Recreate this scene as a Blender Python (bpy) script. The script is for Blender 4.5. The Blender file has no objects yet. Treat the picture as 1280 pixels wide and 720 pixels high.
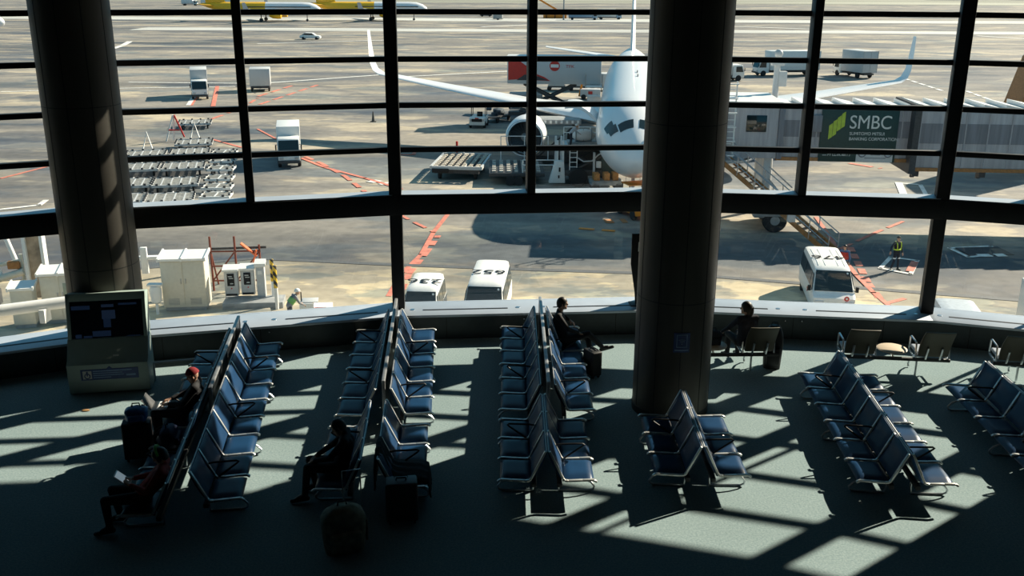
import bpy, bmesh, math, random
from mathutils import Matrix, Vector, Euler
random.seed(7)
R = math.radians
scene = bpy.context.scene
COL = scene.collection
H = 7.2            # camera height over the lounge floor
G = -6.8           # apron level
F = 1224.0; TH = R(17.7); RO = R(0.3)

def P(px, py, z=0.0):
    """point of the place seen at photo pixel (px,py) on the level plane z"""
    u = (px-640)/F; v = (360-py)/F
    c, s = math.cos(RO), math.sin(RO)
    u, v = u*c+v*s, -u*s+v*c
    r = (u, math.cos(TH)+v*math.sin(TH), -math.sin(TH)+v*math.cos(TH))
    t = (z-H)/r[2]
    return Vector((r[0]*t, r[1]*t, z))

# ------------------------------------------------------------------ materials
def nt(m):
    m.use_nodes = True
    t = m.node_tree
    b = t.nodes.get('Principled BSDF')
    return t, b
MATS = {}
def mat(name, rgb, rough=.5, metal=0, noise=.12, scale=8, spec=.5, coat=0, bump=0, stretch=None, emit=0):
    if name in MATS: return MATS[name]
    m = bpy.data.materials.new(name)
    t, b = nt(m)
    b.inputs['Roughness'].default_value = rough
    b.inputs['Metallic'].default_value = metal
    b.inputs['Specular IOR Level'].default_value = spec
    b.inputs['Coat Weight'].default_value = coat
    tc = t.nodes.new('ShaderNodeTexCoord'); nz = t.nodes.new('ShaderNodeTexNoise')
    nz.inputs['Scale'].default_value = scale; nz.inputs['Detail'].default_value = 4
    if stretch:
        mp = t.nodes.new('ShaderNodeMapping'); mp.inputs['Scale'].default_value = stretch
        t.links.new(tc.outputs['Object'], mp.inputs['Vector']); t.links.new(mp.outputs['Vector'], nz.inputs['Vector'])
    else: t.links.new(tc.outputs['Object'], nz.inputs['Vector'])
    cr = t.nodes.new('ShaderNodeValToRGB')
    cr.color_ramp.elements[0].position = .3; cr.color_ramp.elements[1].position = .7
    cr.color_ramp.elements[0].color = [c*(1-noise) for c in rgb]+[1]
    cr.color_ramp.elements[1].color = [min(1, c*(1+noise)) for c in rgb]+[1]
    t.links.new(nz.outputs['Fac'], cr.inputs['Fac']); t.links.new(cr.outputs['Color'], b.inputs['Base Color'])
    if bump:
        bp = t.nodes.new('ShaderNodeBump'); bp.inputs['Strength'].default_value = bump; bp.inputs['Distance'].default_value = .01
        t.links.new(nz.outputs['Fac'], bp.inputs['Height']); t.links.new(bp.outputs['Normal'], b.inputs['Normal'])
    if emit:
        b.inputs['Emission Color'].default_value = list(rgb)+[1]; b.inputs['Emission Strength'].default_value = emit
    MATS[name] = m
    return m

def glass_mat(name, tint, fac):
    m = bpy.data.materials.new(name); m.use_nodes = True; t = m.node_tree; t.nodes.clear()
    o = t.nodes.new('ShaderNodeOutputMaterial'); mx = t.nodes.new('ShaderNodeMixShader')
    tr = t.nodes.new('ShaderNodeBsdfTransparent'); gl = t.nodes.new('ShaderNodeBsdfGlossy')
    tr.inputs['Color'].default_value = (*tint, 1); gl.inputs['Roughness'].default_value = .02
    mx.inputs['Fac'].default_value = fac
    t.links.new(tr.outputs[0], mx.inputs[1]); t.links.new(gl.outputs[0], mx.inputs[2]); t.links.new(mx.outputs[0], o.inputs[0])
    MATS[name] = m
    return m
GLASS = glass_mat('window glass', (.95, .97, .97), .03)

def ramp_noise(t, vec, scale, detail, stops, rough=.55):
    nz = t.nodes.new('ShaderNodeTexNoise'); nz.inputs['Scale'].default_value = scale; nz.inputs['Detail'].default_value = detail
    nz.inputs['Roughness'].default_value = rough
    t.links.new(vec, nz.inputs['Vector'])
    cr = t.nodes.new('ShaderNodeValToRGB')
    e = cr.color_ramp.elements
    e[0].position, e[0].color = stops[0][0], (*stops[0][1], 1)
    e[1].position, e[1].color = stops[-1][0], (*stops[-1][1], 1)
    for p, c in stops[1:-1]:
        n = e.new(p); n.color = (*c, 1)
    t.links.new(nz.outputs['Fac'], cr.inputs['Fac'])
    return cr.outputs['Color']

def apron_mat(name, beige, mid, blue, k=1.0):
    m = bpy.data.materials.new(name); t, b = nt(m)
    b.inputs['Roughness'].default_value = .75; b.inputs['Specular IOR Level'].default_value = .3
    tc = t.nodes.new('ShaderNodeTexCoord')
    mp = t.nodes.new('ShaderNodeMapping'); mp.inputs['Scale'].default_value = (.028*k, .075*k, .05)
    mp.inputs['Rotation'].default_value = (0, 0, R(-7))
    t.links.new(tc.outputs['Object'], mp.inputs['Vector'])
    big = ramp_noise(t, mp.outputs['Vector'], 1.6, 7, [(.33, blue), (.46, mid), (.55, beige), (.72, mid)], .6)
    mp2 = t.nodes.new('ShaderNodeMapping'); mp2.inputs['Scale'].default_value = (.006, .05, .05)
    t.links.new(tc.outputs['Object'], mp2.inputs['Vector'])
    streak = ramp_noise(t, mp2.outputs['Vector'], 2.2, 8, [(.34, (.58, .60, .63)), (.5, (.92, .92, .92)), (.68, (1.14, 1.12, 1.07))])
    fine = ramp_noise(t, tc.outputs['Object'], 1.5, 8, [(.3, (.82, .82, .82)), (.7, (1.1, 1.1, 1.1))])
    x1 = t.nodes.new('ShaderNodeMix'); x1.data_type = 'RGBA'; x1.blend_type = 'MULTIPLY'; x1.inputs[0].default_value = 1
    t.links.new(big, x1.inputs[6]); t.links.new(streak, x1.inputs[7])
    x2 = t.nodes.new('ShaderNodeMix'); x2.data_type = 'RGBA'; x2.blend_type = 'MULTIPLY'; x2.inputs[0].default_value = 1
    t.links.new(x1.outputs[2], x2.inputs[6]); t.links.new(fine, x2.inputs[7])
    mp3 = t.nodes.new('ShaderNodeMapping'); mp3.inputs['Scale'].default_value = (.10*k, .20*k, .1); mp3.inputs['Location'].default_value = (3.3, 1.7, 0)
    t.links.new(tc.outputs['Object'], mp3.inputs['Vector'])
    pale = ramp_noise(t, mp3.outputs['Vector'], 1.0, 4, [(.555, (1, 1, 1)), (.58, (1.5, 1.42, 1.25))])
    mp4 = t.nodes.new('ShaderNodeMapping'); mp4.inputs['Scale'].default_value = (.07*k, .15*k, .1); mp4.inputs['Location'].default_value = (13.3, 7.1, 0)
    t.links.new(tc.outputs['Object'], mp4.inputs['Vector'])
    wet = ramp_noise(t, mp4.outputs['Vector'], 1.0, 6, [(.40, (.60, .70, .82)), (.47, (1, 1, 1))])
    out = x2.outputs[2]
    for lay in (pale, wet):
        xx = t.nodes.new('ShaderNodeMix'); xx.data_type = 'RGBA'; xx.blend_type = 'MULTIPLY'; xx.inputs[0].default_value = 1
        t.links.new(out, xx.inputs[6]); t.links.new(lay, xx.inputs[7]); out = xx.outputs[2]
    t.links.new(out, b.inputs['Base Color'])
    MATS[name] = m
    return m

def carpet_mat():
    m = bpy.data.materials.new('teal carpet'); t, b = nt(m)
    b.inputs['Roughness'].default_value = .9; b.inputs['Specular IOR Level'].default_value = .12
    tc = t.nodes.new('ShaderNodeTexCoord')
    c1 = ramp_noise(t, tc.outputs['Object'], 34, 3, [(.3, (.178, .258, .274)), (.7, (.33, .412, .425))], .7)
    c2 = ramp_noise(t, tc.outputs['Object'], .5, 4, [(.3, (.9, .92, .92)), (.7, (1.05, 1.05, 1.05))])
    x = t.nodes.new('ShaderNodeMix'); x.data_type = 'RGBA'; x.blend_type = 'MULTIPLY'; x.inputs[0].default_value = 1
    t.links.new(c1, x.inputs[6]); t.links.new(c2, x.inputs[7]); t.links.new(x.outputs[2], b.inputs['Base Color'])
    return m

WHITE = mat('white paint', (.80, .80, .78), .35, noise=.04)
OFFWHITE = mat('cream enamel', (.66, .62, .52), .5, noise=.05)
GREYW = mat('pale grey enamel', (.55, .56, .56), .45, noise=.06)
ALU = mat('brushed aluminium', (.62, .64, .66), .3, 1, noise=.06)
FRAMEM = mat('pale aluminium frame', (.70, .70, .67), .32, .55, noise=.04)
CHROME = mat('polished metal', (.75, .76, .78), .18, 1, noise=.03)
DARKM = mat('dark window metal', (.012, .014, .016), .55, 0, noise=.1, spec=.25)
BLACK = mat('black plastic', (.010, .011, .013), .5, spec=.3)
RUBBER = mat('tyre rubber', (.018, .018, .019), .8)
VINYL = mat('navy vinyl', (.010, .045, .115), .36, noise=.15, scale=3, spec=.3)
STEEL = mat('galvanised steel', (.42, .43, .44), .45, .7, noise=.15)
GREYM = mat('grey machinery paint', (.30, .31, .31), .55, noise=.2, scale=3)
DGREY = mat('dark machinery', (.05, .052, .055), .6, noise=.3)
WIND = mat('vehicle window glass', (.010, .022, .026), .08, spec=.6)
RED = mat('red paint', (.55, .03, .02), .45)
ORANGE = mat('orange paint', (.80, .26, .02), .45)
YELLOW = mat('yellow paint', (.85, .58, .05), .45)
REDLINE = mat('red marking paint', (.62, .20, .14), .7, noise=.25, scale=3)
WHITELINE = mat('white marking paint', (.75, .74, .70), .7, noise=.2, scale=3)
GREENP = mat('dark green panel', (.010, .045, .042), .5)
LIME = mat('lime green', (.42, .55, .05), .5)
BLUEP = mat('blue plastic sign', (.025, .06, .20), .5)
TUNNEL = mat('bridge cladding', (.42, .41, .43), .6, noise=.18, scale=.9, stretch=(6, 1, .4))
TUNNELD = mat('bridge cladding dark stripe', (.20, .205, .23), .6, noise=.2, scale=.9, stretch=(6, 1, .4))
RUST = mat('orange brown rail', (.36, .16, .05), .6, noise=.25)
SKIN = mat('skin', (.48, .29, .20), .55, noise=.05)
HAIR = mat('dark hair', (.012, .009, .008), .5, noise=.3, scale=40)
CLOTHD = mat('black cloth', (.014, .014, .017), .85, noise=.25, scale=25)
CLOTHB = mat('dark navy cloth', (.018, .022, .035), .85, noise=.25, scale=25)
SHOE = mat('black leather', (.010, .010, .010), .45)

# ------------------------------------------------------------------ mesh tools
class MB:
    def __init__(s): s.v = []; s.f = []; s.m = []
    def add(s, vs, fs, mi=0, M=None):
        o = len(s.v)
        s.v += [tuple(M @ Vector(v)) if M else tuple(v) for v in vs]
        s.f += [tuple(i+o for i in f) for f in fs]; s.m += [mi]*len(fs)
        return s
    def box(s, c, d, mi=0, M=None, rot=None):
        x, y, z = d[0]/2, d[1]/2, d[2]/2
        vs = [Vector(p) for p in ((-x,-y,-z),(x,-y,-z),(x,y,-z),(-x,y,-z),(-x,-y,z),(x,-y,z),(x,y,z),(-x,y,z))]
        if rot is not None:
            rm = Euler(rot).to_matrix(); vs = [rm @ v for v in vs]
        vs = [v+Vector(c) for v in vs]
        return s.add(vs, [(0,3,2,1),(4,5,6,7),(0,1,5,4),(1,2,6,5),(2,3,7,6),(3,0,4,7)], mi, M)
    def bar(s, a, b, w, h, mi=0, M=None):
        a, b = Vector(a), Vector(b); d = b-a; L = d.length
        q = d.to_track_quat('Y', 'Z').to_matrix()
        x, y = w/2, h/2
        vs = [q @ Vector(p)+a for p in ((-x,0,-y),(x,0,-y),(x,L,-y),(-x,L,-y),(-x,0,y),(x,0,y),(x,L,y),(-x,L,y))]
        return s.add(vs, [(0,3,2,1),(4,5,6,7),(0,1,5,4),(1,2,6,5),(2,3,7,6),(3,0,4,7)], mi, M)
    def tube(s, pts, r, seg=8, mi=0, M=None, r1=None):
        pts = [Vector(p) for p in pts]; n = len(pts)
        rs = [r]*n if r1 is None else [r+(r1-r)*i/(n-1) for i in range(n)]
        vs = []; up = None
        for i, p in enumerate(pts):
            d = (pts[min(i+1, n-1)]-pts[max(i-1, 0)]).normalized()
            if up is None: up = d.orthogonal().normalized()
            else:
                up = up-d*up.dot(d)
                up = up.normalized() if up.length > 1e-5 else d.orthogonal().normalized()
            w = d.cross(up)
            for k in range(seg):
                a = 2*math.pi*k/seg
                vs.append(p+(up*math.cos(a)+w*math.sin(a))*rs[i])
        fs = [(i*seg+k, i*seg+(k+1)%seg, (i+1)*seg+(k+1)%seg, (i+1)*seg+k) for i in range(n-1) for k in range(seg)]
        fs += [tuple(reversed(range(seg))), tuple(range((n-1)*seg, n*seg))]
        return s.add(vs, fs, mi, M)
    def lathe(s, prof, seg=24, mi=0, M=None, c=(0,0,0), mis=None, cap=True):
        vs = []
        for r, z in prof:
            for k in range(seg):
                a = 2*math.pi*k/seg; vs.append((c[0]+r*math.cos(a), c[1]+r*math.sin(a), c[2]+z))
        n = len(prof)
        for i in range(n-1):
            fs = [(i*seg+k, i*seg+(k+1)%seg, (i+1)*seg+(k+1)%seg, (i+1)*seg+k) for k in range(seg)]
            o = len(s.v) if i == 0 else o
            if i == 0: s.v += [tuple(M @ Vector(v)) if M else tuple(v) for v in vs]
            s.f += [tuple(j+o for j in f) for f in fs]; s.m += [mis[i] if mis else mi]*seg
        if cap and prof[0][0] > 1e-6: s.f.append(tuple(o+k for k in reversed(range(seg)))); s.m.append(mi)
        if cap and prof[-1][0] > 1e-6: s.f.append(tuple(o+(n-1)*seg+k for k in range(seg))); s.m.append(mi)
        return s
    def loft(s, rings, mi=0, M=None, caps=True, closed=True, mif=None):
        n = len(rings[0]); vs = [p for r in rings for p in r]; fs = []; ms = []
        for i in range(len(rings)-1):
            for k in range(n if closed else n-1):
                fs.append((i*n+k, i*n+(k+1)%n, (i+1)*n+(k+1)%n, (i+1)*n+k)); ms.append(mif(i, k) if mif else mi)
        if caps and closed:
            fs += [tuple(reversed(range(n))), tuple(range((len(rings)-1)*n, len(rings)*n))]; ms += [mi, mi]
        o = len(s.m); s.add(vs, fs, mi, M); s.m[o:] = ms
        return s
    def prism(s, poly, axis, a, b, mi=0, M=None):
        """poly of 2D points swept from a to b along axis ('x': pts are (y,z); 'y': (x,z); 'z': (x,y))"""
        def mk(p, t): return {'x': (t, p[0], p[1]), 'y': (p[0], t, p[1]), 'z': (p[0], p[1], t)}[axis]
        return s.loft([[mk(p, a) for p in poly], [mk(p, b) for p in poly]], mi, M)
    def ball(s, c, r, mi=0, M=None, seg=16, sc=(1,1,1)):
        vs = []; fs = []; rg = seg//2
        for i in range(1, rg):
            t = math.pi*i/rg
            for k in range(seg):
                a = 2*math.pi*k/seg
                vs.append((c[0]+r*sc[0]*math.sin(t)*math.cos(a), c[1]+r*sc[1]*math.sin(t)*math.sin(a), c[2]+r*sc[2]*math.cos(t)))
        fs = [(i*seg+k, i*seg+(k+1)%seg, (i+1)*seg+(k+1)%seg, (i+1)*seg+k) for i in range(rg-2) for k in range(seg)]
        vs += [(c[0], c[1], c[2]+r*sc[2]), (c[0], c[1], c[2]-r*sc[2])]; t0 = len(vs)-2
        fs += [(t0, (k+1)%seg, k) for k in range(seg)]+[(t0+1, (rg-2)*seg+k, (rg-2)*seg+(k+1)%seg) for k in range(seg)]
        return s.add(vs, fs, mi, M)

def build(mb, name, mats, parent=None, bevel=0, seg=2, angle=38, loc=None):
    me = bpy.data.meshes.new(name)
    me.from_pydata(mb.v, [], mb.f)
    if not isinstance(mats, (list, tuple)): mats = [mats]
    for m in mats: me.materials.append(m)
    for p, i in zip(me.polygons, mb.m): p.material_index = i
    bm = bmesh.new(); bm.from_mesh(me)
    bmesh.ops.recalc_face_normals(bm, faces=bm.faces)
    if bevel:
        ed = [e for e in bm.edges if len(e.link_faces) == 2 and e.calc_face_angle(0) > R(30)]
        bmesh.ops.bevel(bm, geom=ed, offset=bevel, segments=seg, profile=.5, affect='EDGES', clamp_overlap=True)
    for f in bm.faces: f.smooth = True
    bm.to_mesh(me); bm.free()
    me.set_sharp_from_angle(angle=R(angle))
    o = bpy.data.objects.new(name, me); COL.objects.link(o)
    if parent: o.parent = parent
    if loc: o.location = loc
    return o

def th(name, label, cat, loc=(0,0,0), rz=0, group=None):
    o = bpy.data.objects.new(name, None); COL.objects.link(o); o.empty_display_size = .2
    o.location = loc; o.rotation_euler = (0, 0, rz)
    o['label'] = label; o['category'] = cat
    if group: o['group'] = group
    return o
def tag(o, label, cat, group=None):
    o['label'] = label; o['category'] = cat
    if group: o['group'] = group
    return o
def struct(o, label=None):
    o['kind'] = 'structure'
    if label: o['label'] = label
    return o
def tree(o, label=None, loc=None, rz=None):
    def cp(a, par):
        c = a.copy(); COL.objects.link(c); c.parent = par
        for ch in list(a.children): cp(ch, c)
        return c
    c = cp(o, None)
    if loc is not None: c.location = loc
    if rz is not None: c.rotation_euler = (0, 0, rz)
    if label: c['label'] = label
    return c
def text(body, size, name, m, parent, M, ext=.004, align='CENTER', sx=1.0):
    cu = bpy.data.curves.new(name, 'FONT'); cu.body = body; cu.size = size; cu.extrude = ext
    cu.align_x = align; cu.align_y = 'CENTER'
    t = bpy.data.objects.new(name, cu); COL.objects.link(t)
    dg = bpy.context.evaluated_depsgraph_get(); dg.update()
    me = bpy.data.meshes.new_from_object(t.evaluated_get(dg))
    bpy.data.objects.remove(t); bpy.data.curves.remove(cu)
    me.transform(M @ Matrix.Diagonal((sx, 1, 1, 1))); me.materials.clear(); me.materials.append(m)
    o = bpy.data.objects.new(name, me); COL.objects.link(o); o.parent = parent
    return o
def arc(c, r, a0, a1, n=6):
    return [(c[0]+r*math.cos(R(a0+(a1-a0)*i/n)), c[1]+r*math.sin(R(a0+(a1-a0)*i/n))) for i in range(n+1)]

# ------------------------------------------------------------------ camera, sun, sky
cam = bpy.data.cameras.new('camera'); cam.sensor_width = 36; cam.lens = 36*F/1280; cam.clip_end = 6000
co = bpy.data.objects.new('camera', cam); COL.objects.link(co)
cm = Matrix.Rotation(R(90)-TH, 4, 'X') @ Matrix.Rotation(RO, 4, 'Z')
co.matrix_world = Matrix.Translation((0, 0, H)) @ cm
scene.camera = co
SUN_AZ, SUN_EL = R(53), R(31)
sd = Vector((math.sin(SUN_AZ)*math.cos(SUN_EL), math.cos(SUN_AZ)*math.cos(SUN_EL), math.sin(SUN_EL)))
sl = bpy.data.lights.new('sun', 'SUN'); sl.energy = 9.8; sl.angle = R(.55); sl.color = (1, .87, .69)
so = bpy.data.objects.new('sun', sl); COL.objects.link(so); so.rotation_euler = sd.to_track_quat('Z', 'Y').to_euler(); so.location = sd*60
w = bpy.data.worlds.new('sky'); scene.world = w; w.use_nodes = True; t = w.node_tree
bg = t.nodes['Background']; tc = t.nodes.new('ShaderNodeTexCoord'); sp = t.nodes.new('ShaderNodeSeparateXYZ'); cr = t.nodes.new('ShaderNodeValToRGB')
t.links.new(tc.outputs['Generated'], sp.inputs[0]); t.links.new(sp.outputs['Z'], cr.inputs[0]); t.links.new(cr.outputs[0], bg.inputs[0])
e = cr.color_ramp.elements
e[0].position = 0; e[0].color = (.15, .44, .60, 1); e[1].position = .75; e[1].color = (.17, .32, .44, 1)
n = e.new(.18); n.color = (.08, .33, .52, 1)
bg.inputs[1].default_value = .85
vs = scene.view_settings
vs.view_transform = 'Standard'; vs.look = 'None'; vs.gamma = 1; vs.use_curve_mapping = False; vs.exposure = 0.14
scene.cycles.use_denoising = True

# ------------------------------------------------------------------ the room
NODES = [(-13.2, 16.0), (-8.0, 18.35), (-2.4, 19.77), (3.1, 20.25), (8.75, 19.65), (12.95, 18.35), (17.6, 16.2)]
ZL, TB, TT = .55, 2.56, 2.96
BARS = [3.83, 4.72, 5.62, 6.52]
ZTOP = 7.46
def inset(i, d):
    """node i moved d metres into the room, mitred"""
    def nrm(a, b):
        v = Vector((b[0]-a[0], b[1]-a[1])).normalized(); return Vector((v.y, -v.x))
    ns = []
    if i > 0: ns.append(nrm(NODES[i-1], NODES[i]))
    if i < len(NODES)-1: ns.append(nrm(NODES[i], NODES[i+1]))
    a = sum(ns, Vector((0, 0))).normalized()
    k = d/max(.3, a.dot(ns[0]))
    return Vector(NODES[i])+a*k
fl = MB(); poly = [(-13.2, -4), (17.6, -4)]+[tuple(inset(i, .1)) for i in reversed(range(7))]
fl.prism(poly, 'z', -.35, 0)
struct(build(fl, 'floor', carpet_mat()), 'teal carpet floor of the departure lounge')
ce = MB(); ce.prism([(-13.4, -4.2), (17.8, -4.2)]+[tuple(inset(i, -.3)) for i in reversed(range(7))], 'z', ZTOP+.45, ZTOP+.75)
DARKW = mat('dark wall paint', (.05, .055, .06), .8)
struct(build(ce, 'ceiling', DARKW))
struct(build(MB().box((-13.4, 5.9, 4), (.3, 20, 9.5)), 'wall_left', DARKW))
struct(build(MB().box((17.8, 5.95, 4), (.3, 20.1, 9.5)), 'wall_right', DARKW))
struct(build(MB().box((3, -4.15, 4), (33, .3, 9.5)), 'wall_back', DARKW))
LEDGE = mat('ledge aluminium', (.47, .53, .61), .38, .2, noise=.06, scale=2)
SLOT = BLACK
CAB = mat('heater cabinet', (.03, .045, .05), .5)
for i in range(6):
    a, b = NODES[i], NODES[i+1]
    A, B = Vector((*a, 0)), Vector((*b, 0)); L = (B-A).length; d = (B-A)/L; ang = math.atan2(d.y, d.x)
    Mw = Matrix.Rotation(ang, 4, 'Z')
    root = th('window_%d' % (i+1), 'bay of dark framed window glass in the curved glazed wall', 'window', A, ang)
    del root['category']; struct(root)
    # local: x along the bay, y outward, z up
    build(MB().box((0, -.2, (ZTOP+ZL)/2-.1), (.25, .46, ZTOP-ZL+.2)), 'mullion', DARKM, root, .012)
    if i == 5: build(MB().box((L, -.2, (ZTOP+ZL)/2-.1), (.25, .46, ZTOP-ZL+.2)), 'mullion', DARKM, root, .012)
    build(MB().box((L*(.37 if i == 4 else .5), -.2, (ZTOP+TT)/2), (.165, .44 if i != 4 else .5, ZTOP-TT)), 'mullion', DARKM, root, .01)
    for z in BARS:
        build(MB().box((L/2, -.02, z), (L-.2, .14, .105)), 'crossbar', DARKM, root, .006)
    build(MB().box((L/2, -.2, (TB+TT)/2), (L, .48, TT-TB)), 'transom', DARKM, root, .012)
    build(MB().box((L/2, -.215, TT+.012), (L-.22, .40, .02)), 'transom_ledge', LEDGE, root)
    build(MB().box((L/2, -.02, ZTOP+.22), (L+.1, .45, .5)), 'header', DARKM, root)
    build(MB().box((L/2, 0, (TT+ZTOP)/2), (L-.2, .014, ZTOP-TT)), 'glass_pane', GLASS, root)
    build(MB().box((L/2, 0, (TB+ZL)/2), (L-.24, .014, TB-ZL)), 'glass_pane', GLASS, root)
    # low cabinet with metal ledge under the window
    a0, b0 = inset(i, -.05), inset(i+1, -.05); a1, b1 = inset(i, .86), inset(i+1, .86); a2, b2 = inset(i, .80), inset(i+1, .80)
    tr = th('trim_%d' % (i+1), 'window ledge', 'ledge', (0, 0, 0)); del tr['category']; struct(tr); del tr['label']
    m = MB(); m.prism([tuple(a1), tuple(b1), tuple(b0), tuple(a0)], 'z', ZL-.05, ZL)
    build(m, 'ledge_top', LEDGE, tr, .004)
    m = MB(); m.prism([tuple(a2), tuple(b2), tuple(b0), tuple(a0)], 'z', .0, ZL-.05)
    build(m, 'cabinet_front', CAB, tr)
    mid = (a1+b1+a0+b0)/4; dd = (b1-a1).normalized(); Lb = (b1-a1).length; nn = Vector((-dd.y, dd.x))
    for s0, s1 in ((-.42, -.09), (.09, .42)):
        p, q = mid+dd*Lb*s0-nn*.12, mid+dd*Lb*s1-nn*.12
        build(MB().bar((*p, ZL+.001), (*q, ZL+.001), .05, .012), 'air_slot', SLOT, tr)
    for s0 in (-.46, -.05, .05, .46):
        p = mid+dd*Lb*s0-nn*.08
        build(MB().lathe([(.05, 0), (.05, .006), (.03, .008)], 14, c=(*p, ZL)), 'ledge_cap', ALU, tr)
    f0 = (a2+b2)/2
    for s0 in (-.03, .03):
        p = f0+dd*s0*Lb-nn*.03
        build(MB().ball((*p, ZL-.14), .02, seg=10), 'door_knob', CHROME, tr)
    for s0 in (-.33, 0, .33):
        p = f0+dd*s0*Lb-nn*.002
        build(MB().box((p.x, p.y, .24), (.012, .006, .46), rot=(0, 0, math.atan2(dd.y, dd.x))), 'door_gap', BLACK, tr)

struct(build(MB().tube([(11.4, 19.35, G), (11.4, 19.35, 9)], .055, 10), 'trim_outer_rod', GREYM))  # unseen rod added outside the glass to cast a thin floor shadow
# round pillars
PILM = mat('pillar cladding', (.066, .062, .053), .5, .1, noise=.06, scale=1.2, spec=.4)
SEAM = mat('pillar seam', (.012, .014, .014), .6)
def pillar(x, y, label):
    o = th('pillar', label, 'pillar', (x, y, 0)); del o['category']; struct(o)
    build(MB().lathe([(.652, 0), (.652, ZTOP+.45)], 64), 'shaft', PILM, o)
    m = MB()
    for k in range(10):
        a = 2*math.pi*k/10+.35
        m.box((.653*math.cos(a), .653*math.sin(a), 4.3), (.006, .016, 8.6), rot=(0, 0, a))
    for z in (2.1, 5.0):
        m.lathe([(.650, z-.008), (.655, z-.008), (.655, z+.008), (.650, z+.008)], 48)
    build(m, 'panel_seam', SEAM, o)
    build(MB().lathe([(.66, 0), (.66, .12), (.652, .13)], 48), 'skirting', SEAM, o)
    return o
pillar(-7.62, 17.45, 'round dark clad pillar behind the television kiosk')
pillar(2.77, 15.75, 'round dark clad pillar with a blue wireless internet sign')
pillar(12.7, 16.2, 'round dark clad pillar at the right end of the lounge')
# blue wifi sign on the pillar
ws = th('sign', 'blue wireless internet sign on the round pillar', 'sign', (2.77, 15.75, 0), R(1.5))
def on_pillar(u, z, r=.66): return (r*math.sin(u/r), -r*math.cos(u/r), z)
def curved(u0, u1, z0, z1, r, n=8):
    m = MB(); ring = []
    for k in range(n+1):
        u = u0+(u1-u0)*k/n
        ring.append([on_pillar(u, z0, r), on_pillar(u, z1, r), on_pillar(u, z1, r+.008), on_pillar(u, z0, r+.008)])
    m.loft(ring); return m
build(curved(-.12, .15, 1.28, 1.62, .656), 'sign_plate', BLUEP, ws)
PALEB = mat('pale blue print', (.22, .34, .55), .6)
m = MB()
m.v = []; m = curved(-.075, .105, 1.58, 1.592, .662); build(m, 'print_frame', PALEB, ws)
build(curved(-.075, .105, 1.37, 1.382, .662), 'print_frame', PALEB, ws)
build(curved(-.075, -.063, 1.37, 1.59, .662), 'print_frame', PALEB, ws)
build(curved(.093, .105, 1.37, 1.59, .662), 'print_frame', PALEB, ws)
build(curved(-.10, .13, 1.31, 1.335, .662), 'caption_bar', PALEB, ws)
m = MB()
for rr in (.035, .06, .085):
    pts = [on_pillar(.015+rr*math.cos(R(a)), 1.43+rr*math.sin(R(a)), .668) for a in range(50, 131, 16)]
    m.tube(pts, .006, 6)
m.ball(on_pillar(.015, 1.43, .668), .012, seg=8)
build(m, 'wifi_symbol', PALEB, ws)

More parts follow.
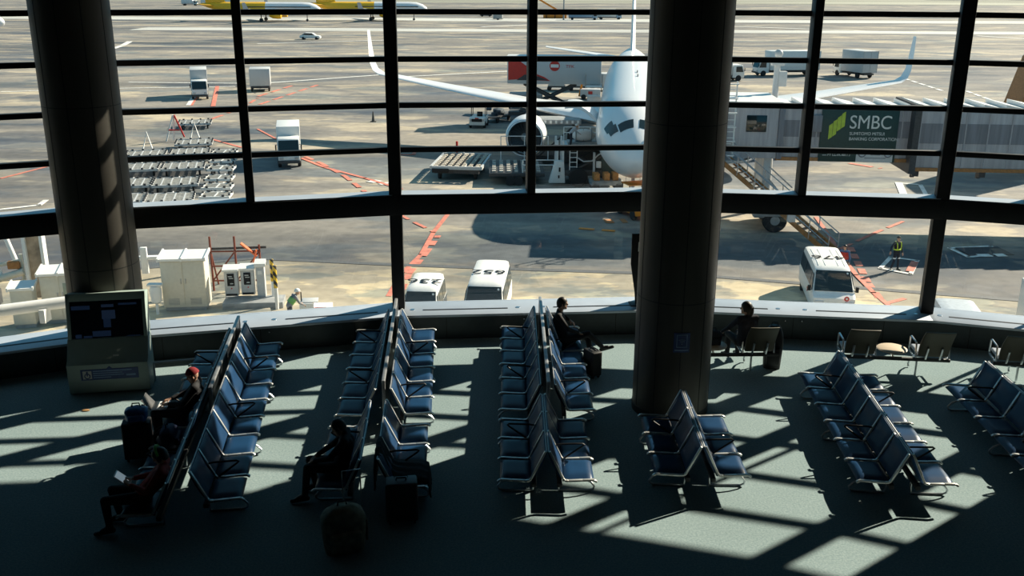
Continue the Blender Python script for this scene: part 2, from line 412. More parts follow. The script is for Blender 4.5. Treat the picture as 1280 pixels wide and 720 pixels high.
# ------------------------------------------------------------------ beam benches
PITCH = .667
def bench(n, name, label, loc, rz):
    o = th(name, label, 'bench', loc, rz, 'beam benches in the lounge')
    L = n*PITCH
    key = 'b%d' % n
    if key in BPROTO:
        for ch in BPROTO[key].children:
            c = ch.copy(); COL.objects.link(c); c.parent = o
        return o
    BPROTO[key] = o
    beam = MB(); beam.bar((-.02, .05, .245), (-.02, L-.05, .245), .07, .07); build(beam, 'beam', DGREY, o, .012)
    # cushions share one mesh each; slightly domed
    sm = MB(); nx, ny = 8, 8; w = PITCH-.07; ring = []
    for i in range(nx+1):
        u = i/nx; x = .015+.455*u
        row = []
        for j in range(ny+1):
            vv = j/ny; dome = .040*(1-(2*vv-1)**6)*(1-(2*u-1)**8)
            row.append((x, w*(vv-.5), .342+dome+.012*u-(.022*max(0, (u-.85)/.15)**2)))
        ring.append(row+[(x, w*.5, .318), (x, -w*.5, .318)])
    sm.loft(ring)
    s0 = build(sm, 'seat', VINYL, o, loc=(0, PITCH/2, 0), angle=50)
    bmh = MB(); ring = []
    for i in range(9):
        u = i/8; x = -.005-.185*u; z = .385+.41*u; bow = .018*math.sin(math.pi*u)
        nx_, nz_ = .91, .41
        row = []
        for j in range(9):
            vv = j/8; dome = .026*(1-(2*vv-1)**6)*(1-(2*u-1)**8)
            row.append((x+nx_*(.028+dome-bow), w*(vv-.5), z+nz_*(.028+dome-bow)))
        ring.append(row+[(x-nx_*(.018+bow), w*.5, z-nz_*(.018+bow)), (x-nx_*(.018+bow), -w*.5, z-nz_*(.018+bow))])
    bmh.loft(ring)
    b0 = build(bmh, 'backrest', VINYL, o, loc=(0, PITCH/2, 0), angle=50)
    for k in range(1, n):
        for src in (s0, b0):
            c = src.copy(); COL.objects.link(c); c.location = (0, PITCH*(k+.5), 0)
    fm = MB(); fp_ = [(.505, 0, .335), (.46, 0, .366), (.30, 0, .358), (.10, 0, .348), (.045, 0, .353), (.020, 0, .39), (-.175, 0, .81)]
    for a_, b_ in zip(fp_, fp_[1:]): fm.bar(a_, b_, .046, .03)
    f0 = build(fm, 'side_frame', FRAMEM, o, .006)
    for k in range(1, n+1):
        c = f0.copy(); COL.objects.link(c); c.location = (0, PITCH*k, 0)
    tb = MB(); tb.tube([(-.19, .0, .80), (-.19, L, .80)], .011, 6); build(tb, 'top_rail', STEEL, o)
    am = MB(); am.tube([(-.06, 0, .575), (.02, 0, .59), (.34, 0, .60), (.365, 0, .585), (.34, 0, .56), (.07, 0, .36), (.05, 0, .325)], .015, 8)
    a0 = build(am, 'armrest', BLACK, o, loc=(0, PITCH, 0))
    for k in range(1, n//3):
        c = a0.copy(); COL.objects.link(c); c.location = (0, PITCH+3*PITCH*k, 0)
    lm = MB(); lm.tube([(-.02, 0, .22), (.10, 0, .215), (.36, 0, .19), (.45, 0, .15), (.50, 0, .085), (.49, 0, .04), (.44, 0, .018), (.3, 0, .017), (-.02, 0, .017)], .0165, 8)
    lm.tube([(-.02, 0, .23), (-.03, 0, .12), (-.02, 0, .017)], .0165, 8)
    ys = {3: (.33, 1.67), 6: (.33, 2.0, 3.67), 9: (.33, 2.0, 4.0, 5.67)}[n]
    l0 = build(lm, 'leg', ALU, o, loc=(0, ys[0], 0))
    for y in ys[1:]:
        c = l0.copy(); COL.objects.link(c); c.location = (0, y, 0)
    return o
BPROTO = {}
def row(cx, cy, deg, n, wide, labR, labL, dl=0):
    rz = R(deg); c, s = math.cos(rz), math.sin(rz)
    off = .305 if wide else .205
    L = n*PITCH
    def W(x, y): return (cx+c*x-s*y, cy+s*x+c*y, 0)
    bench(n, 'beam_bench', labR, W(off, 0), rz)
    bench(n, 'beam_bench', labL, W(-off, L+dl), rz+math.pi)
    return W, rz
W1, A1 = row(-4.458, 11.79, 7.7, 9, True, 'nine seat navy bench in the leftmost row, right side, empty', 'nine seat navy bench in the leftmost row, side facing the television kiosk', -.28)
W2n, A2n = row(-1.973, 12.19, 3.7, 3, True, 'three seat navy bench with a dark coat on its nearest seat', 'three seat navy bench under the person in black beside a big backpack')
W2, A2 = row(-2.083, 14.62, 3.7, 6, True, 'six seat navy bench in second row from left by window, right side', 'six seat navy bench in second row from left by window, left side')
W3n, A3n = row(.515, 12.45, .3, 3, False, 'empty three seat navy bench in middle row nearest the camera, right side', 'empty three seat navy bench in middle row nearest the camera, left side')
W3, A3 = row(.595, 14.83, .3, 6, True, 'six seat navy bench on which the man with crossed legs sits by window', 'six seat navy bench in middle row by window, left side, empty')
W4, A4 = row(2.75, 12.63, -.9, 3, False, 'three seat navy bench in front of the round pillar, right side', 'three seat navy bench in front of the round pillar, shaded left side')
W5, A5 = row(5.635, 12.43, -3.85, 6, False, 'six seat navy bench right of the pillar, far side facing right', 'six seat navy bench right of the pillar, side facing the pillar')
W6, A6 = row(8.2, 11.95, -1.8, 6, False, 'six seat navy bench at the right edge, side facing right', 'six seat navy bench at the right edge, side facing left')

# tall screens between the far benches
SCR = mat('smoked screen panel', (.012, .014, .016), .3, spec=.4)
def screen(W, y0, y1, z, label):
    a, b = Vector(W(0, y0)), Vector(W(0, y1)); d = (b-a)
    o = th('divider_screen', label, 'divider', a, math.atan2(-d.x, d.y)); L = d.length
    build(MB().box((0, L/2, (z+.12)/2), (.035, L-.06, z-.12)), 'panel', SCR, o)
    build(MB().box((0, L/2, z), (.06, L, .05)), 'top_rail', STEEL, o, .012)
    for y in (.03, L/2, L-.03):
        p = build(MB().box((0, 0, z/2), (.055, .055, z)), 'post', STEEL, o, .008); p.location = (0, y, 0)
        q = build(MB().box((0, 0, .012), (.12, .16, .024)), 'foot', DGREY, o, .004); q.location = (0, y, 0)
screen(W1, 2.6, 6.1, .90, 'low dark divider screen between the benches of the leftmost row')
screen(W2, .1, 4.4, .88, 'low dark divider screen along the second row from left')
screen(W3, -.3, 4.1, .96, 'low dark divider screen beside the man with crossed legs')

# ------------------------------------------------------------------ armchairs facing the window
BRONZE = mat('bronze back shell', (.085, .075, .05), .5, .2, noise=.08, scale=3)
PALESEAT = mat('pale blue grey seat', (.38, .42, .48), .5)
TABLETOP = mat('beech table top', (.62, .50, .36), .45, noise=.12, scale=5, stretch=(1, 8, 1))
def lounge(label, pos, rz, spec, x0, x1, legs, cat='seat'):
    """spec: list of ('chair',x) / ('table',x); local x along the beam, facing +y (window)"""
    o = th('lounge_seat_unit', label, cat, pos, rz, 'armchairs facing the window')
    build(MB().box(((x0+x1)/2, -.02, .34), (x1-x0, .07, .06)), 'beam', DGREY, o, .008)
    for kind, x in spec:
        if kind == 'chair':
            ring = []
            for i in range(11):
                u = i/10; y = -.04-.30*u; z = .42+.58*u; y += .05*math.sin(math.pi*u)
                wv = .27+.012*math.sin(math.pi*u)
                ring.append([(x-wv, y-.012, z), (x-wv*.5, y-.03, z), (x+wv*.5, y-.03, z), (x+wv, y-.012, z), (x+wv, y+.02, z), (x+wv*.5, y+.004, z), (x-wv*.5, y+.004, z), (x-wv, y+.02, z)])
            build(MB().loft(ring), 'backrest', BRONZE, o, .006)
            sm = MB(); sm.box((x, .24, .43), (.52, .52, .07)); build(sm, 'seat', PALESEAT, o, .025, 3)
            for s in (-1, 1):
                a = MB(); xx = x+s*.30
                a.tube([(xx, -.02, .37), (xx, .02, .62), (xx, .06, .655), (xx, .36, .665), (xx, .42, .64), (xx, .44, .40), (xx, .40, .37), (xx, .0, .36)], .018, 8)
                build(a, 'armrest', ALU, o)
                b = MB(); b.bar((x+s*.13, -.05, .36), (x+s*.13, -.15, .62), .035, .03); build(b, 'bracket', ALU, o, .006)
        else:
            build(MB().lathe([(.0, .46), (.25, .46), (.275, .468), (.275, .485), (.25, .497), (0, .497)], 36, c=(x, .14, 0)), 'table_top', TABLETOP, o)
            build(MB().tube([(x, .0, .34), (x, .10, .38), (x, .14, .465)], .022, 8), 'table_bracket', ALU, o)
    for x in legs:
        m = MB(); m.tube([(x, -.02, .33), (x, -.03, .018)], .022, 8); m.tube([(x, .0, .30), (x, .28, .25), (x, .42, .16), (x, .45, .06), (x, .42, .018)], .02, 8)
        build(m, 'leg', ALU, o)
    return o
lounge('bronze backed armchair by the pillar where the woman sits, with side table', (4.37, 17.42, 0), R(2), [('chair', .33), ('table', -.52)], -.8, .72, (.2,))
lounge('pair of empty bronze backed armchairs sharing a round beech table', (7.2, 17.27, 0), R(-6), [('chair', -.62), ('chair', .72), ('table', .02)], -.95, 1.05, (.45,))
lounge('bronze backed armchair unit cut by the right edge of the frame', (9.35, 17.0, 0), R(-10), [('chair', 0), ('table', .75), ('chair', 1.45)], -.35, 1.8, (.1, 1.3))

# ------------------------------------------------------------------ television kiosk
KG = mat('kiosk grey green enamel', (.33, .42, .39), .5, noise=.05)
SCREENM = mat('television screen', (.008, .012, .02), .12, spec=.6)
ka, kb = P(89, 500), P(190, 492.5)
kd = (kb-ka); KW = kd.length
k = th('television_kiosk', 'grey kiosk with a slanted television beside the left pillar', 'kiosk', ka, math.atan2(kd.y, kd.x))
D = .58; ZB = .56
m = MB(); m.prism([(.06, 0), (D, 0), (D, .95), (.30, .95), (.10, ZB+.06), (0, ZB), (0, .02), (.06, .02)], 'x', 0, KW)
build(m, 'cabinet', KG, k, .012)
build(MB().box((KW/2, .10, .025), (KW-.1, .1, .05)), 'plinth', BLACK, k)
# tilted monitor
tl = R(-12); Mt = Matrix.Translation((KW/2, .30, .74)) @ Matrix.Rotation(tl, 4, 'X')
m = MB(); sw, sh, sdp = KW*.98, 1.02, .30
m.box((0, sdp/2, sh/2), (sw, sdp, sh), 0, Mt); build(m, 'monitor_housing', KG, k, .015)
m = MB(); bz = .06
m.box((0, -.02, .03), (sw, .05, .06), 0, Mt); m.box((0, -.02, sh-.07), (sw, .05, .14), 0, Mt)
m.box((-sw/2+.03, -.02, sh/2), (.06, .05, sh), 0, Mt); m.box((sw/2-.03, -.02, sh/2), (.06, .05, sh), 0, Mt)
build(m, 'bezel', KG, k, .006)
sc = build(MB().box((0, -.004, sh/2-.04), (sw-.12, .012, sh-.2), 0, Mt), 'screen', SCREENM, k)
img = mat('screen picture dim', (.012, .026, .06), .3, emit=.25)
img2 = mat('screen picture bright', (.018, .034, .07), .3, emit=.25)
for (x, z, ww, hh, mm) in ((-.42, .76, .3, .07, img), (0.03, .62, .22, .16, img2), (.0, .47, .12, .16, img), (.35, .80, .3, .035, img), (-.48, .22, .10, .12, img), (-.33, .21, .14, .08, img), (.42, .2, .22, .05, img), (.02, .78, .2, .05, img2), (-.1, .28, .3, .1, img)):
    build(MB().box((x*sw/1.3, -.012, z), (ww*sw/1.3, .006, hh), 0, Mt), 'picture_patch', mm, sc)
# controls on the shelf
m = MB(); m.box((KW*.60, .14, ZB+.115), (.10, .05, .012), rot=(R(50), 0, 0)); build(m, 'power_panel', WHITE, k)
m = MB(); m.box((KW*.76, .16, ZB+.135), (.26, .04, .012), rot=(R(50), 0, 0)); build(m, 'control_panel', DGREY, k)
# blue notice
m = MB(); zc = .37
m.box((KW*.52, -.006, zc), (.98, .01, .20)); m.prism([(KW*.52-.05, zc+.1), (KW*.52+.05, zc+.1), (KW*.52, zc+.15)], 'y', -.011, -.001)
bl = build(m, 'notice_plate', BLUEP, k)
build(MB().box((KW*.52-.38, -.013, zc), (.15, .006, .15)), 'pictogram_panel', GREYW, bl)
m = MB(); m.lathe([(.018, -.003), (.018, .003)], 14, M=Matrix.Translation((KW*.52-.38, -.018, zc+.05)) @ Matrix.Rotation(R(90), 4, 'X'))
for s0 in (0,):
    pts = [(KW*.52-.38+.045*math.cos(R(a)), -.018, zc-.02+.045*math.sin(R(a))) for a in range(0, 361, 30)]
    m.tube(pts, .009, 6)
m.bar((KW*.52-.38, -.018, zc+.03), (KW*.52-.38, -.018, zc-.02), .02, .008)
build(m, 'pictogram', BLUEP, bl)
m = MB()
for q, (ww, xo) in enumerate(((.66, .05), (.50, -.03), (.52, -.02), (.30, -.13))):
    m.box((KW*.52+xo, -.013, zc+.065-.04*q), (ww, .004, .016))
m.box((KW*.52+.36, -.013, zc-.03), (.16, .004, .035))
build(m, 'print_lines', PALEB, bl)
# low handrail right of the kiosk and white pipe outside
m = MB(); p0, p1 = P(193, 458, .35), P(246, 453, .35); m.tube([p0, p1], .018, 8)
m.tube([p0-Vector((0, 0, 0)), p0-Vector((0, 0, .35))], .016, 8); m.tube([p1, p1-Vector((0, 0, .35))], .016, 8)
tag(build(m, 'floor_rail', ALU), 'low bright metal rail on floor between the kiosk and the leftmost row', 'rail')
m = MB(); m.ball((0, 0, .01), .06, sc=(1.2, .7, .25), seg=10)
tag(build(m, 'dry_leaf', mat('brown leaf', (.35, .20, .08), .8), loc=P(109, 519)), 'small brown scrap lying in a sunlit patch before the kiosk', 'litter')

# black sign stand on the ledge left of the pillar
ss = th('sign_stand', 'black sign stand on the window ledge behind the pillar', 'sign', (2.62, 19.75, ZL), R(4))
m = MB(); m.prism([(-.13, .9), (-.13, 1.55), (.16, 1.55), (.16, .0), (-.0, .0), (-.02, .25)], 'y', -.02, .02); build(m, 'board', BLACK, ss, .005)
build(MB().box((.08, -.024, 1.27), (.14, .006, .2)), 'notice', WHITE, ss)
build(MB().box((.06, 0, .01), (.36, .30, .02)), 'base', BLACK, ss, .004)
# ------------------------------------------------------------------ people
def hand(caps, wrist, d, nrm, side, curl, mi):
    """palm, four fingers of unequal length and a thumb; d = hand direction, nrm = back of hand"""
    wv = Vector(wrist); d = Vector(d).normalized(); nrm = Vector(nrm); nrm = (nrm-d*nrm.dot(d)).normalized()
    s = d.cross(nrm)*side
    kn = wv+d*.095
    for q in (-.027, -.009, .009, .027):
        caps.append((wv+d*.012+s*q*.75, kn+s*q, .015, .0125, mi))
    for q, L in ((-.030, .062), (-.010, .074), (.011, .080), (.031, .070)):
        a = kn+s*q; c1 = R(curl); c2 = R(curl*1.9)
        b = a+(d*math.cos(c1)-nrm*math.sin(c1))*L*.52
        c = b+(d*math.cos(c2)-nrm*math.sin(c2))*L*.48
        caps.append((a, b, .0098, .0090, mi)); caps.append((b, c, .0090, .0078, mi))
    t0 = wv+d*.03+s*.026; t1 = t0+(d*.55+s*.75-nrm*.25).normalized()*.045; t2 = t1+(d*.85+s*.35-nrm*.35).normalized()*.032
    caps.append((t0, t1, .0125, .011, mi)); caps.append((t1, t2, .011, .0085, mi))

def figure(name, label, loc, rz, J, mats, voxel=.0095, hair='short', curl=28, look=0.0, nod=0.0, sc=1.0, palms=(( 0, 0, 1), (0, 0, 1))):
    """one continuous body. mats = skin, top, trousers, shoes, eye, lips"""
    V = lambda k: Vector(J[k])*sc
    caps = []
    pel, wai, che, nck, hd = V('pelvis'), V('waist'), V('chest'), V('neck'), V('head')
    shL, shR = V('shoulder_l'), V('shoulder_r')
    ax = (shR-shL).normalized()
    for q in (-.062, .062):
        caps.append((pel+ax*q*.9, wai+ax*q*.8, .118, .108, 1)); caps.append((wai+ax*q*.8, che+ax*q, .108, .122, 1))
    caps.append((shL, shR, .066, .066, 1)); caps.append((che, nck, .11, .055, 1))
    hd0 = hd-Vector((0, 0, .045))
    caps.append((nck-Vector((0, 0, .02)), hd0, .052, .052, 0))
    Mh = Matrix.Translation(hd) @ Matrix.Rotation(look, 4, 'Z') @ Matrix.Rotation(nod, 4, 'X')
    h = lambda x, y, z: Mh @ Vector((x, y, z))
    caps += [(h(0, -.012, .03), h(0, .012, .028), .089, .084, 0), (h(0, .02, -.05), h(0, .035, -.085), .062, .040, 0), (h(0, -.01, .0), h(0, .02, -.05), .080, .064, 0)]
    caps += [(h(0, .088, .005), h(0, .108, -.032), .010, .015, 0), (h(-.028, .088, -.064), h(.028, .088, -.064), .008, .008, 5), (h(0, .07, -.098), h(0, .072, -.1), .022, .022, 0)]
    for s in (-1, 1):
        caps.append((h(s*.032, .082, .008), h(s*.034, .083, .008), .0105, .0105, 4))
        caps.append((h(s*.018, .090, .030), h(s*.05, .078, .028), .009, .008, 0))
        caps.append((h(s*.083, -.012, .015), h(s*.088, -.018, -.03), .015, .010, 0))
    for sd_, side in (('l', -1), ('r', 1)):
        sh, el, wr = V('shoulder_'+sd_), V('elbow_'+sd_), V('wrist_'+sd_)
        caps.append((sh, el, .060, .046, 1)); caps.append((el, wr-(wr-el)*.10, .046, .034, 1)); caps.append((wr-(wr-el)*.14, wr, .028, .026, 0))
        hdv = Vector(J.get('hand_'+sd_, tuple(wr-el)))
        hand(caps, wr, hdv, palms[0 if sd_ == 'l' else 1], -side, curl, 0)
        hp, kn, an = V('hip_'+sd_), V('knee_'+sd_), V('ankle_'+sd_)
        caps.append((pel+(hp-pel)*.6, hp, .105, .098, 2)); caps.append((hp, kn, .094, .062, 2))
        caps.append((kn, kn+(an-kn)*.35, .062, .058, 2)); caps.append((kn+(an-kn)*.35, an, .058, .045, 2))
        toe = V('toe_'+sd_); fd = (toe-an); up = Vector((0, 0, .0))
        heel = an+Vector((0, 0, -.045))-Vector((fd.x, fd.y, 0)).normalized()*.035
        caps.append((an, heel, .043, .036, 3)); caps.append((heel, toe, .038, .032, 3)); caps.append((an, (an+toe)/2, .043, .038, 3))
    m = MB()
    for a, b, r0, r1, mi in caps:
        a, b = Vector(a), Vector(b); d = b-a; L = d.length
        q = d.to_track_quat('Z', 'Y').to_matrix() if L > 1e-6 else Matrix.Identity(3)
        N = 14; prof = []
        for i in range(5):
            t_ = math.pi/2*i/4; prof.append((max(r0*math.sin(t_), 1e-4), -r0*math.cos(t_)))
        for i in range(5):
            t_ = math.pi/2*i/4; prof.append((max(r1*math.cos(t_), 1e-4), L+r1*math.sin(t_)))
        m.lathe(prof, N, M=Matrix.Translation(a) @ q.to_4x4())
    me = bpy.data.meshes.new(name); me.from_pydata(m.v, [], m.f)
    ob = bpy.data.objects.new('tmp', me); COL.objects.link(ob)
    rm = ob.modifiers.new('r', 'REMESH'); rm.mode = 'VOXEL'; rm.voxel_size = voxel
    sm = ob.modifiers.new('s', 'SMOOTH'); sm.factor = .5; sm.iterations = 3
    dg = bpy.context.evaluated_depsgraph_get(); dg.update()
    me2 = bpy.data.meshes.new_from_object(ob.evaluated_get(dg)); me2.name = name
    bpy.data.objects.remove(ob); bpy.data.meshes.remove(me)
    me2.materials.clear()
    for mm in mats: me2.materials.append(mm)
    C2 = [(Vector(a), Vector(b)-Vector(a), r0, r1, mi) for a, b, r0, r1, mi in caps]
    idx = []
    for p in me2.polygons:
        c = p.center; best = 9; bi = 0
        for a, d, r0, r1, mi in C2:
            dd = d.length_squared; tt = max(0, min(1, (c-a).dot(d)/dd)) if dd > 1e-9 else 0
            ds = (c-a-d*tt).length-(r0+(r1-r0)*tt)
            if mi in (4, 5): ds -= .004
            if ds < best: best = ds; bi = mi
        idx.append(bi)
    me2.polygons.foreach_set('material_index', idx)
    me2.polygons.foreach_set('use_smooth', [True]*len(idx))
    body = bpy.data.objects.new('person', me2); COL.objects.link(body)
    body.location = loc; body.rotation_euler = (0, 0, rz)
    tag(body, label, 'person')
    # hair: a shell over the crown
    if hair:
        hb = MB(); rings = []; n = 24
        low = {'short': (.035, -.035, -.075), 'long': (.045, -.06, -.14), 'cap': (.04, .03, .02), 'helmet': (.03, .02, .01)}[hair]
        k = {'short': 1.0, 'long': 1.06, 'cap': 1.07, 'helmet': 1.22}[hair]
        for i in range(9):
            rg = []
            for j in range(n):
                a = 2*math.pi*j/n; fy = math.sin(a)
                lo = low[0] if fy > .35 else (low[1] if fy > -.3 else low[2])
                t_ = i/8
                zz = .120*k-(.120*k-lo)*t_**1.3
                rr = math.sqrt(max(0.0, 1-(max(zz, 0)/(.122*k))**2)) if zz > 0 else 1-.25*(-zz/.14)**1.5
                rg.append(Mh @ Vector((.094*k*rr*math.cos(a), -.008+.108*k*rr*fy, zz+.012)))
            rings.append(rg)
        hb.loft(rings)
        ho = build(hb, {'short': 'hair', 'long': 'hair', 'cap': 'knit_cap', 'helmet': 'helmet'}[hair], HAIR if hair in ('short', 'long') else (HATS[label] if label in HATS else WHITE), body, angle=70)
        if hair == 'long':
            q = MB()
            q.tube([h(0, -.09, .03), h(0, -.105, -.06), h(0, -.09, -.13)], .055, 12, r1=.035); build(q, 'ponytail', HAIR, body)
    return body, h
HATS = {}
EYE = mat('dark eye', (.02, .015, .012), .2)
LIP = mat('lips', (.34, .13, .11), .5)
JACKRED = mat('red jacket', (.36, .03, .02), .8, noise=.2, scale=20)
CAPRED = mat('dark red wool', (.22, .012, .018), .9, noise=.25, scale=60)
def seated(lean=-.08, spread=.11, **kw):
    J = dict(pelvis=(0, 0, .50), waist=(0, -.02+lean*.4, .66), chest=(0, lean, .86), neck=(0, lean+.005, 1.04), head=(0, lean+.05, 1.17),
             shoulder_l=(-.175, lean, .98), shoulder_r=(.175, lean, .98), hip_l=(-.095, .03, .48), hip_r=(.095, .03, .48),
             knee_l=(-spread, .45, .50), knee_r=(spread, .45, .50), ankle_l=(-spread, .43, .10), ankle_r=(spread, .43, .10),
             toe_l=(-spread-.02, .60, .035), toe_r=(spread+.02, .60, .035),
             elbow_l=(-.25, .02, .74), elbow_r=(.25, .02, .74), wrist_l=(-.14, .25, .66), wrist_r=(.14, .25, .66))
    J.update(kw); return J
def on_seat(W, side, yl, out=.15, wide=True):
    off = (.305 if wide else .205)+out
    return Vector(W(side*off, yl))

# laptop user
l1 = 'person in a dark red knit cap typing on a laptop beside the kiosk'
HATS[l1] = CAPRED
pos1 = on_seat(W1, -1, 2.76)
p1, h1 = figure('person', l1, pos1, A1+math.pi/2, seated(lean=-.24, pelvis=(0, .04, .47), waist=(0, -.06, .62), chest=(0, -.20, .80), neck=(0, -.22, .97), head=(0, -.18, 1.08), shoulder_l=(-.175, -.22, .92), shoulder_r=(.175, -.22, .92), elbow_l=(-.25, -.04, .70), elbow_r=(.25, -.04, .70), wrist_l=(-.10, .22, .65), wrist_r=(.10, .22, .65), hand_l=(.03, .1, -.02), hand_r=(-.03, .1, -.02)), (SKIN, CLOTHD, CLOTHD, SHOE, EYE, LIP), hair='cap', nod=R(-18), curl=22)
lp = th('laptop', 'silver open laptop on the lap of the person in the red cap', 'laptop', pos1+Matrix.Rotation(A1+math.pi/2, 3, 'Z') @ Vector((0, .36, .575)), A1+math.pi/2)
lb = build(MB().box((0, 0, .010), (.33, .23, .016)), 'keyboard_base', ALU, lp, .003)
build(MB().box((0, -.02, .0195), (.28, .11, .003)), 'keyboard', WHITE, lb)
build(MB().box((0, .115+.075, .095), (.33, .008, .22), rot=(R(-38), 0, 0)), 'lid', DGREY, lp, .002)
# tablet reader with headphones
l2 = 'person in a red jacket with green headphones holding a tablet, front left'
pos2 = on_seat(W1, -1, .06)
p2, h2 = figure('person', l2, pos2, A1+math.pi/2, seated(lean=-.26, spread=.14, pelvis=(0, .08, .46), waist=(0, -.04, .60), chest=(0, -.20, .77), neck=(0, -.24, .93), head=(0, -.21, 1.04), shoulder_l=(-.175, -.23, .88), shoulder_r=(.175, -.23, .88), knee_l=(-.16, .52, .50), knee_r=(.14, .50, .50), ankle_l=(-.17, .50, .10), toe_l=(-.2, .68, .035), wrist_l=(-.09, .20, .68), wrist_r=(.09, .20, .68), elbow_l=(-.25, -.05, .65), elbow_r=(.25, -.05, .65), hand_l=(.06, .09, .05), hand_r=(-.06, .09, .05)), (SKIN, JACKRED, CLOTHD, SHOE, EYE, LIP), hair='short', nod=R(-22), curl=35)
hp = th('headphones', 'green rimmed headphones on the person in the red jacket', 'headphones', pos2, A1+math.pi/2)
m = MB(); m.tube([h2(.098*math.cos(R(a)), -.012, .02+.135*math.sin(R(a))) for a in range(0, 181, 15)], .018, 8)
build(m, 'headband', mat('bright green plastic', (.08, .45, .06), .4), hp)
for s in (-1, 1):
    build(MB().ball(h2(s*.105, -.012, .0), .042, sc=(.5, .9, 1.1), seg=14), 'ear_cup', BLACK, hp)
tb = th('tablet', 'pale lit tablet in the hands of the person in the red jacket', 'tablet', pos2+Matrix.Rotation(A1+math.pi/2, 3, 'Z') @ Vector((0, .305, .735)), A1+math.pi/2)
build(MB().box((0, 0, 0), (.19, .010, .25), rot=(R(-48), 0, 0)), 'case', WHITE, tb, .003)
build(MB().box((0, -.0055, .005), (.165, .003, .215), rot=(R(-48), 0, 0)), 'display', mat('lit display', (.55, .68, .75), .3, emit=.22), tb)
# person in black in the second row
l3 = 'person in black leaning forward on the front bench of second row'
pos3 = on_seat(W2n, -1, .50)
p3, h3 = figure('person', l3, pos3, A2n+math.pi/2, seated(lean=-.10, spread=.13, pelvis=(0, -.02, .49), chest=(0, -.10, .82), neck=(0, -.07, .98), head=(0, .0, 1.07), shoulder_l=(-.175, -.09, .92), shoulder_r=(.175, -.09, .92), elbow_l=(-.24, .12, .70), elbow_r=(.24, .10, .70), wrist_l=(-.09, .36, .60), wrist_r=(.07, .34, .60), ankle_l=(-.2, .50, .10), toe_l=(-.23, .68, .035), ankle_r=(.12, .38, .10), toe_r=(.13, .56, .035), hand_l=(.05, .08, -.06), hand_r=(-.05, .08, -.06)), (SKIN, CLOTHD, CLOTHD, SHOE, EYE, LIP), hair='short', nod=R(-25), curl=40)
# man with crossed legs by the window
l4 = 'man in black with crossed legs sitting sideways near the window'
pos4 = on_seat(W3, 1, 3.05)
p4, h4 = figure('person', l4, pos4, A3-math.pi/2-R(8), seated(lean=-.12, head=(.02, -.06, 1.19), knee_r=(.03, .46, .60), ankle_r=(-.10, .74, .28), toe_r=(-.12, .93, .30), knee_l=(-.08, .44, .50), ankle_l=(-.02, .52, .10), toe_l=(-.0, .70, .035), elbow_l=(-.34, -.14, .86), wrist_l=(-.30, .06, .74), elbow_r=(.27, .08, .76), wrist_r=(.12, .28, .64)), (SKIN, CLOTHD, CLOTHD, SHOE, EYE, LIP), hair='short', look=R(15))
# woman by the window, seen from behind
l5 = 'woman with tied dark hair sitting beside the pillar, facing the window'
c5 = Vector((4.37, 17.42, 0))+Matrix.Rotation(R(2), 3, 'Z') @ Vector((.08, .14, .06))
p5, h5 = figure('person', l5, c5, R(14), seated(lean=-.08, head=(-.02, -.03, 1.17), elbow_l=(-.30, .08, .76), wrist_l=(-.34, .26, .62), elbow_r=(.24, .06, .74)), (SKIN, CLOTHB, CLOTHD, SHOE, EYE, LIP), hair='long', look=R(48))

# ------------------------------------------------------------------ bags
BAGM = mat('black nylon', (.013, .013, .015), .6, noise=.3, scale=30)
BAGB = mat('blue shiny nylon', (.07, .22, .55), .35, noise=.2, scale=12, spec=.6)
BAGG = mat('olive grey canvas', (.30, .29, .21), .8, noise=.35, scale=14)
def suitcase(label, loc, rz, w_, d_, h_, body, handle=.0, name='suitcase', soft=.03):
    o = th(name, label, 'suitcase', loc, rz)
    build(MB().box((0, 0, .05+h_/2), (w_, d_, h_)), 'shell', body, o, soft, 3)
    m = MB(); 
    for s in (-1, 1):
        m.bar((s*(w_/2-.035), -d_/2-.002, .10), (s*(w_/2-.035), -d_/2-.002, h_), .012, .008)
    m.box((0, -d_/2-.004, .05+h_*.36), (w_*.72, .016, h_*.5)); build(m, 'front_pocket', body, o, .006)
    z0 = .05+h_
    m = MB(); hz = z0+handle
    m.tube([(-.09, d_/2-.05, z0-.02), (-.09, d_/2-.05, hz+.02), (.09, d_/2-.05, hz+.02), (.09, d_/2-.05, z0-.02)], .010, 8); build(m, 'trolley_handle', STEEL if handle > .1 else BLACK, o)
    m = MB(); m.tube([(-.07, 0, z0-.01), (-.06, 0, z0+.035), (.06, 0, z0+.035), (.07, 0, z0-.01)], .012, 8); build(m, 'carry_handle', BLACK, o)
    for sx in (-1, 1):
        for sy in (-1, 1):
            build(MB().lathe([(.028, -.012), (.03, -.008), (.03, .008), (.028, .012)], 14, M=Matrix.Translation((sx*(w_/2-.05), sy*(d_/2-.05), .03)) @ Matrix.Rotation(R(90), 4, 'Y')), 'wheel', RUBBER, o)
    return o
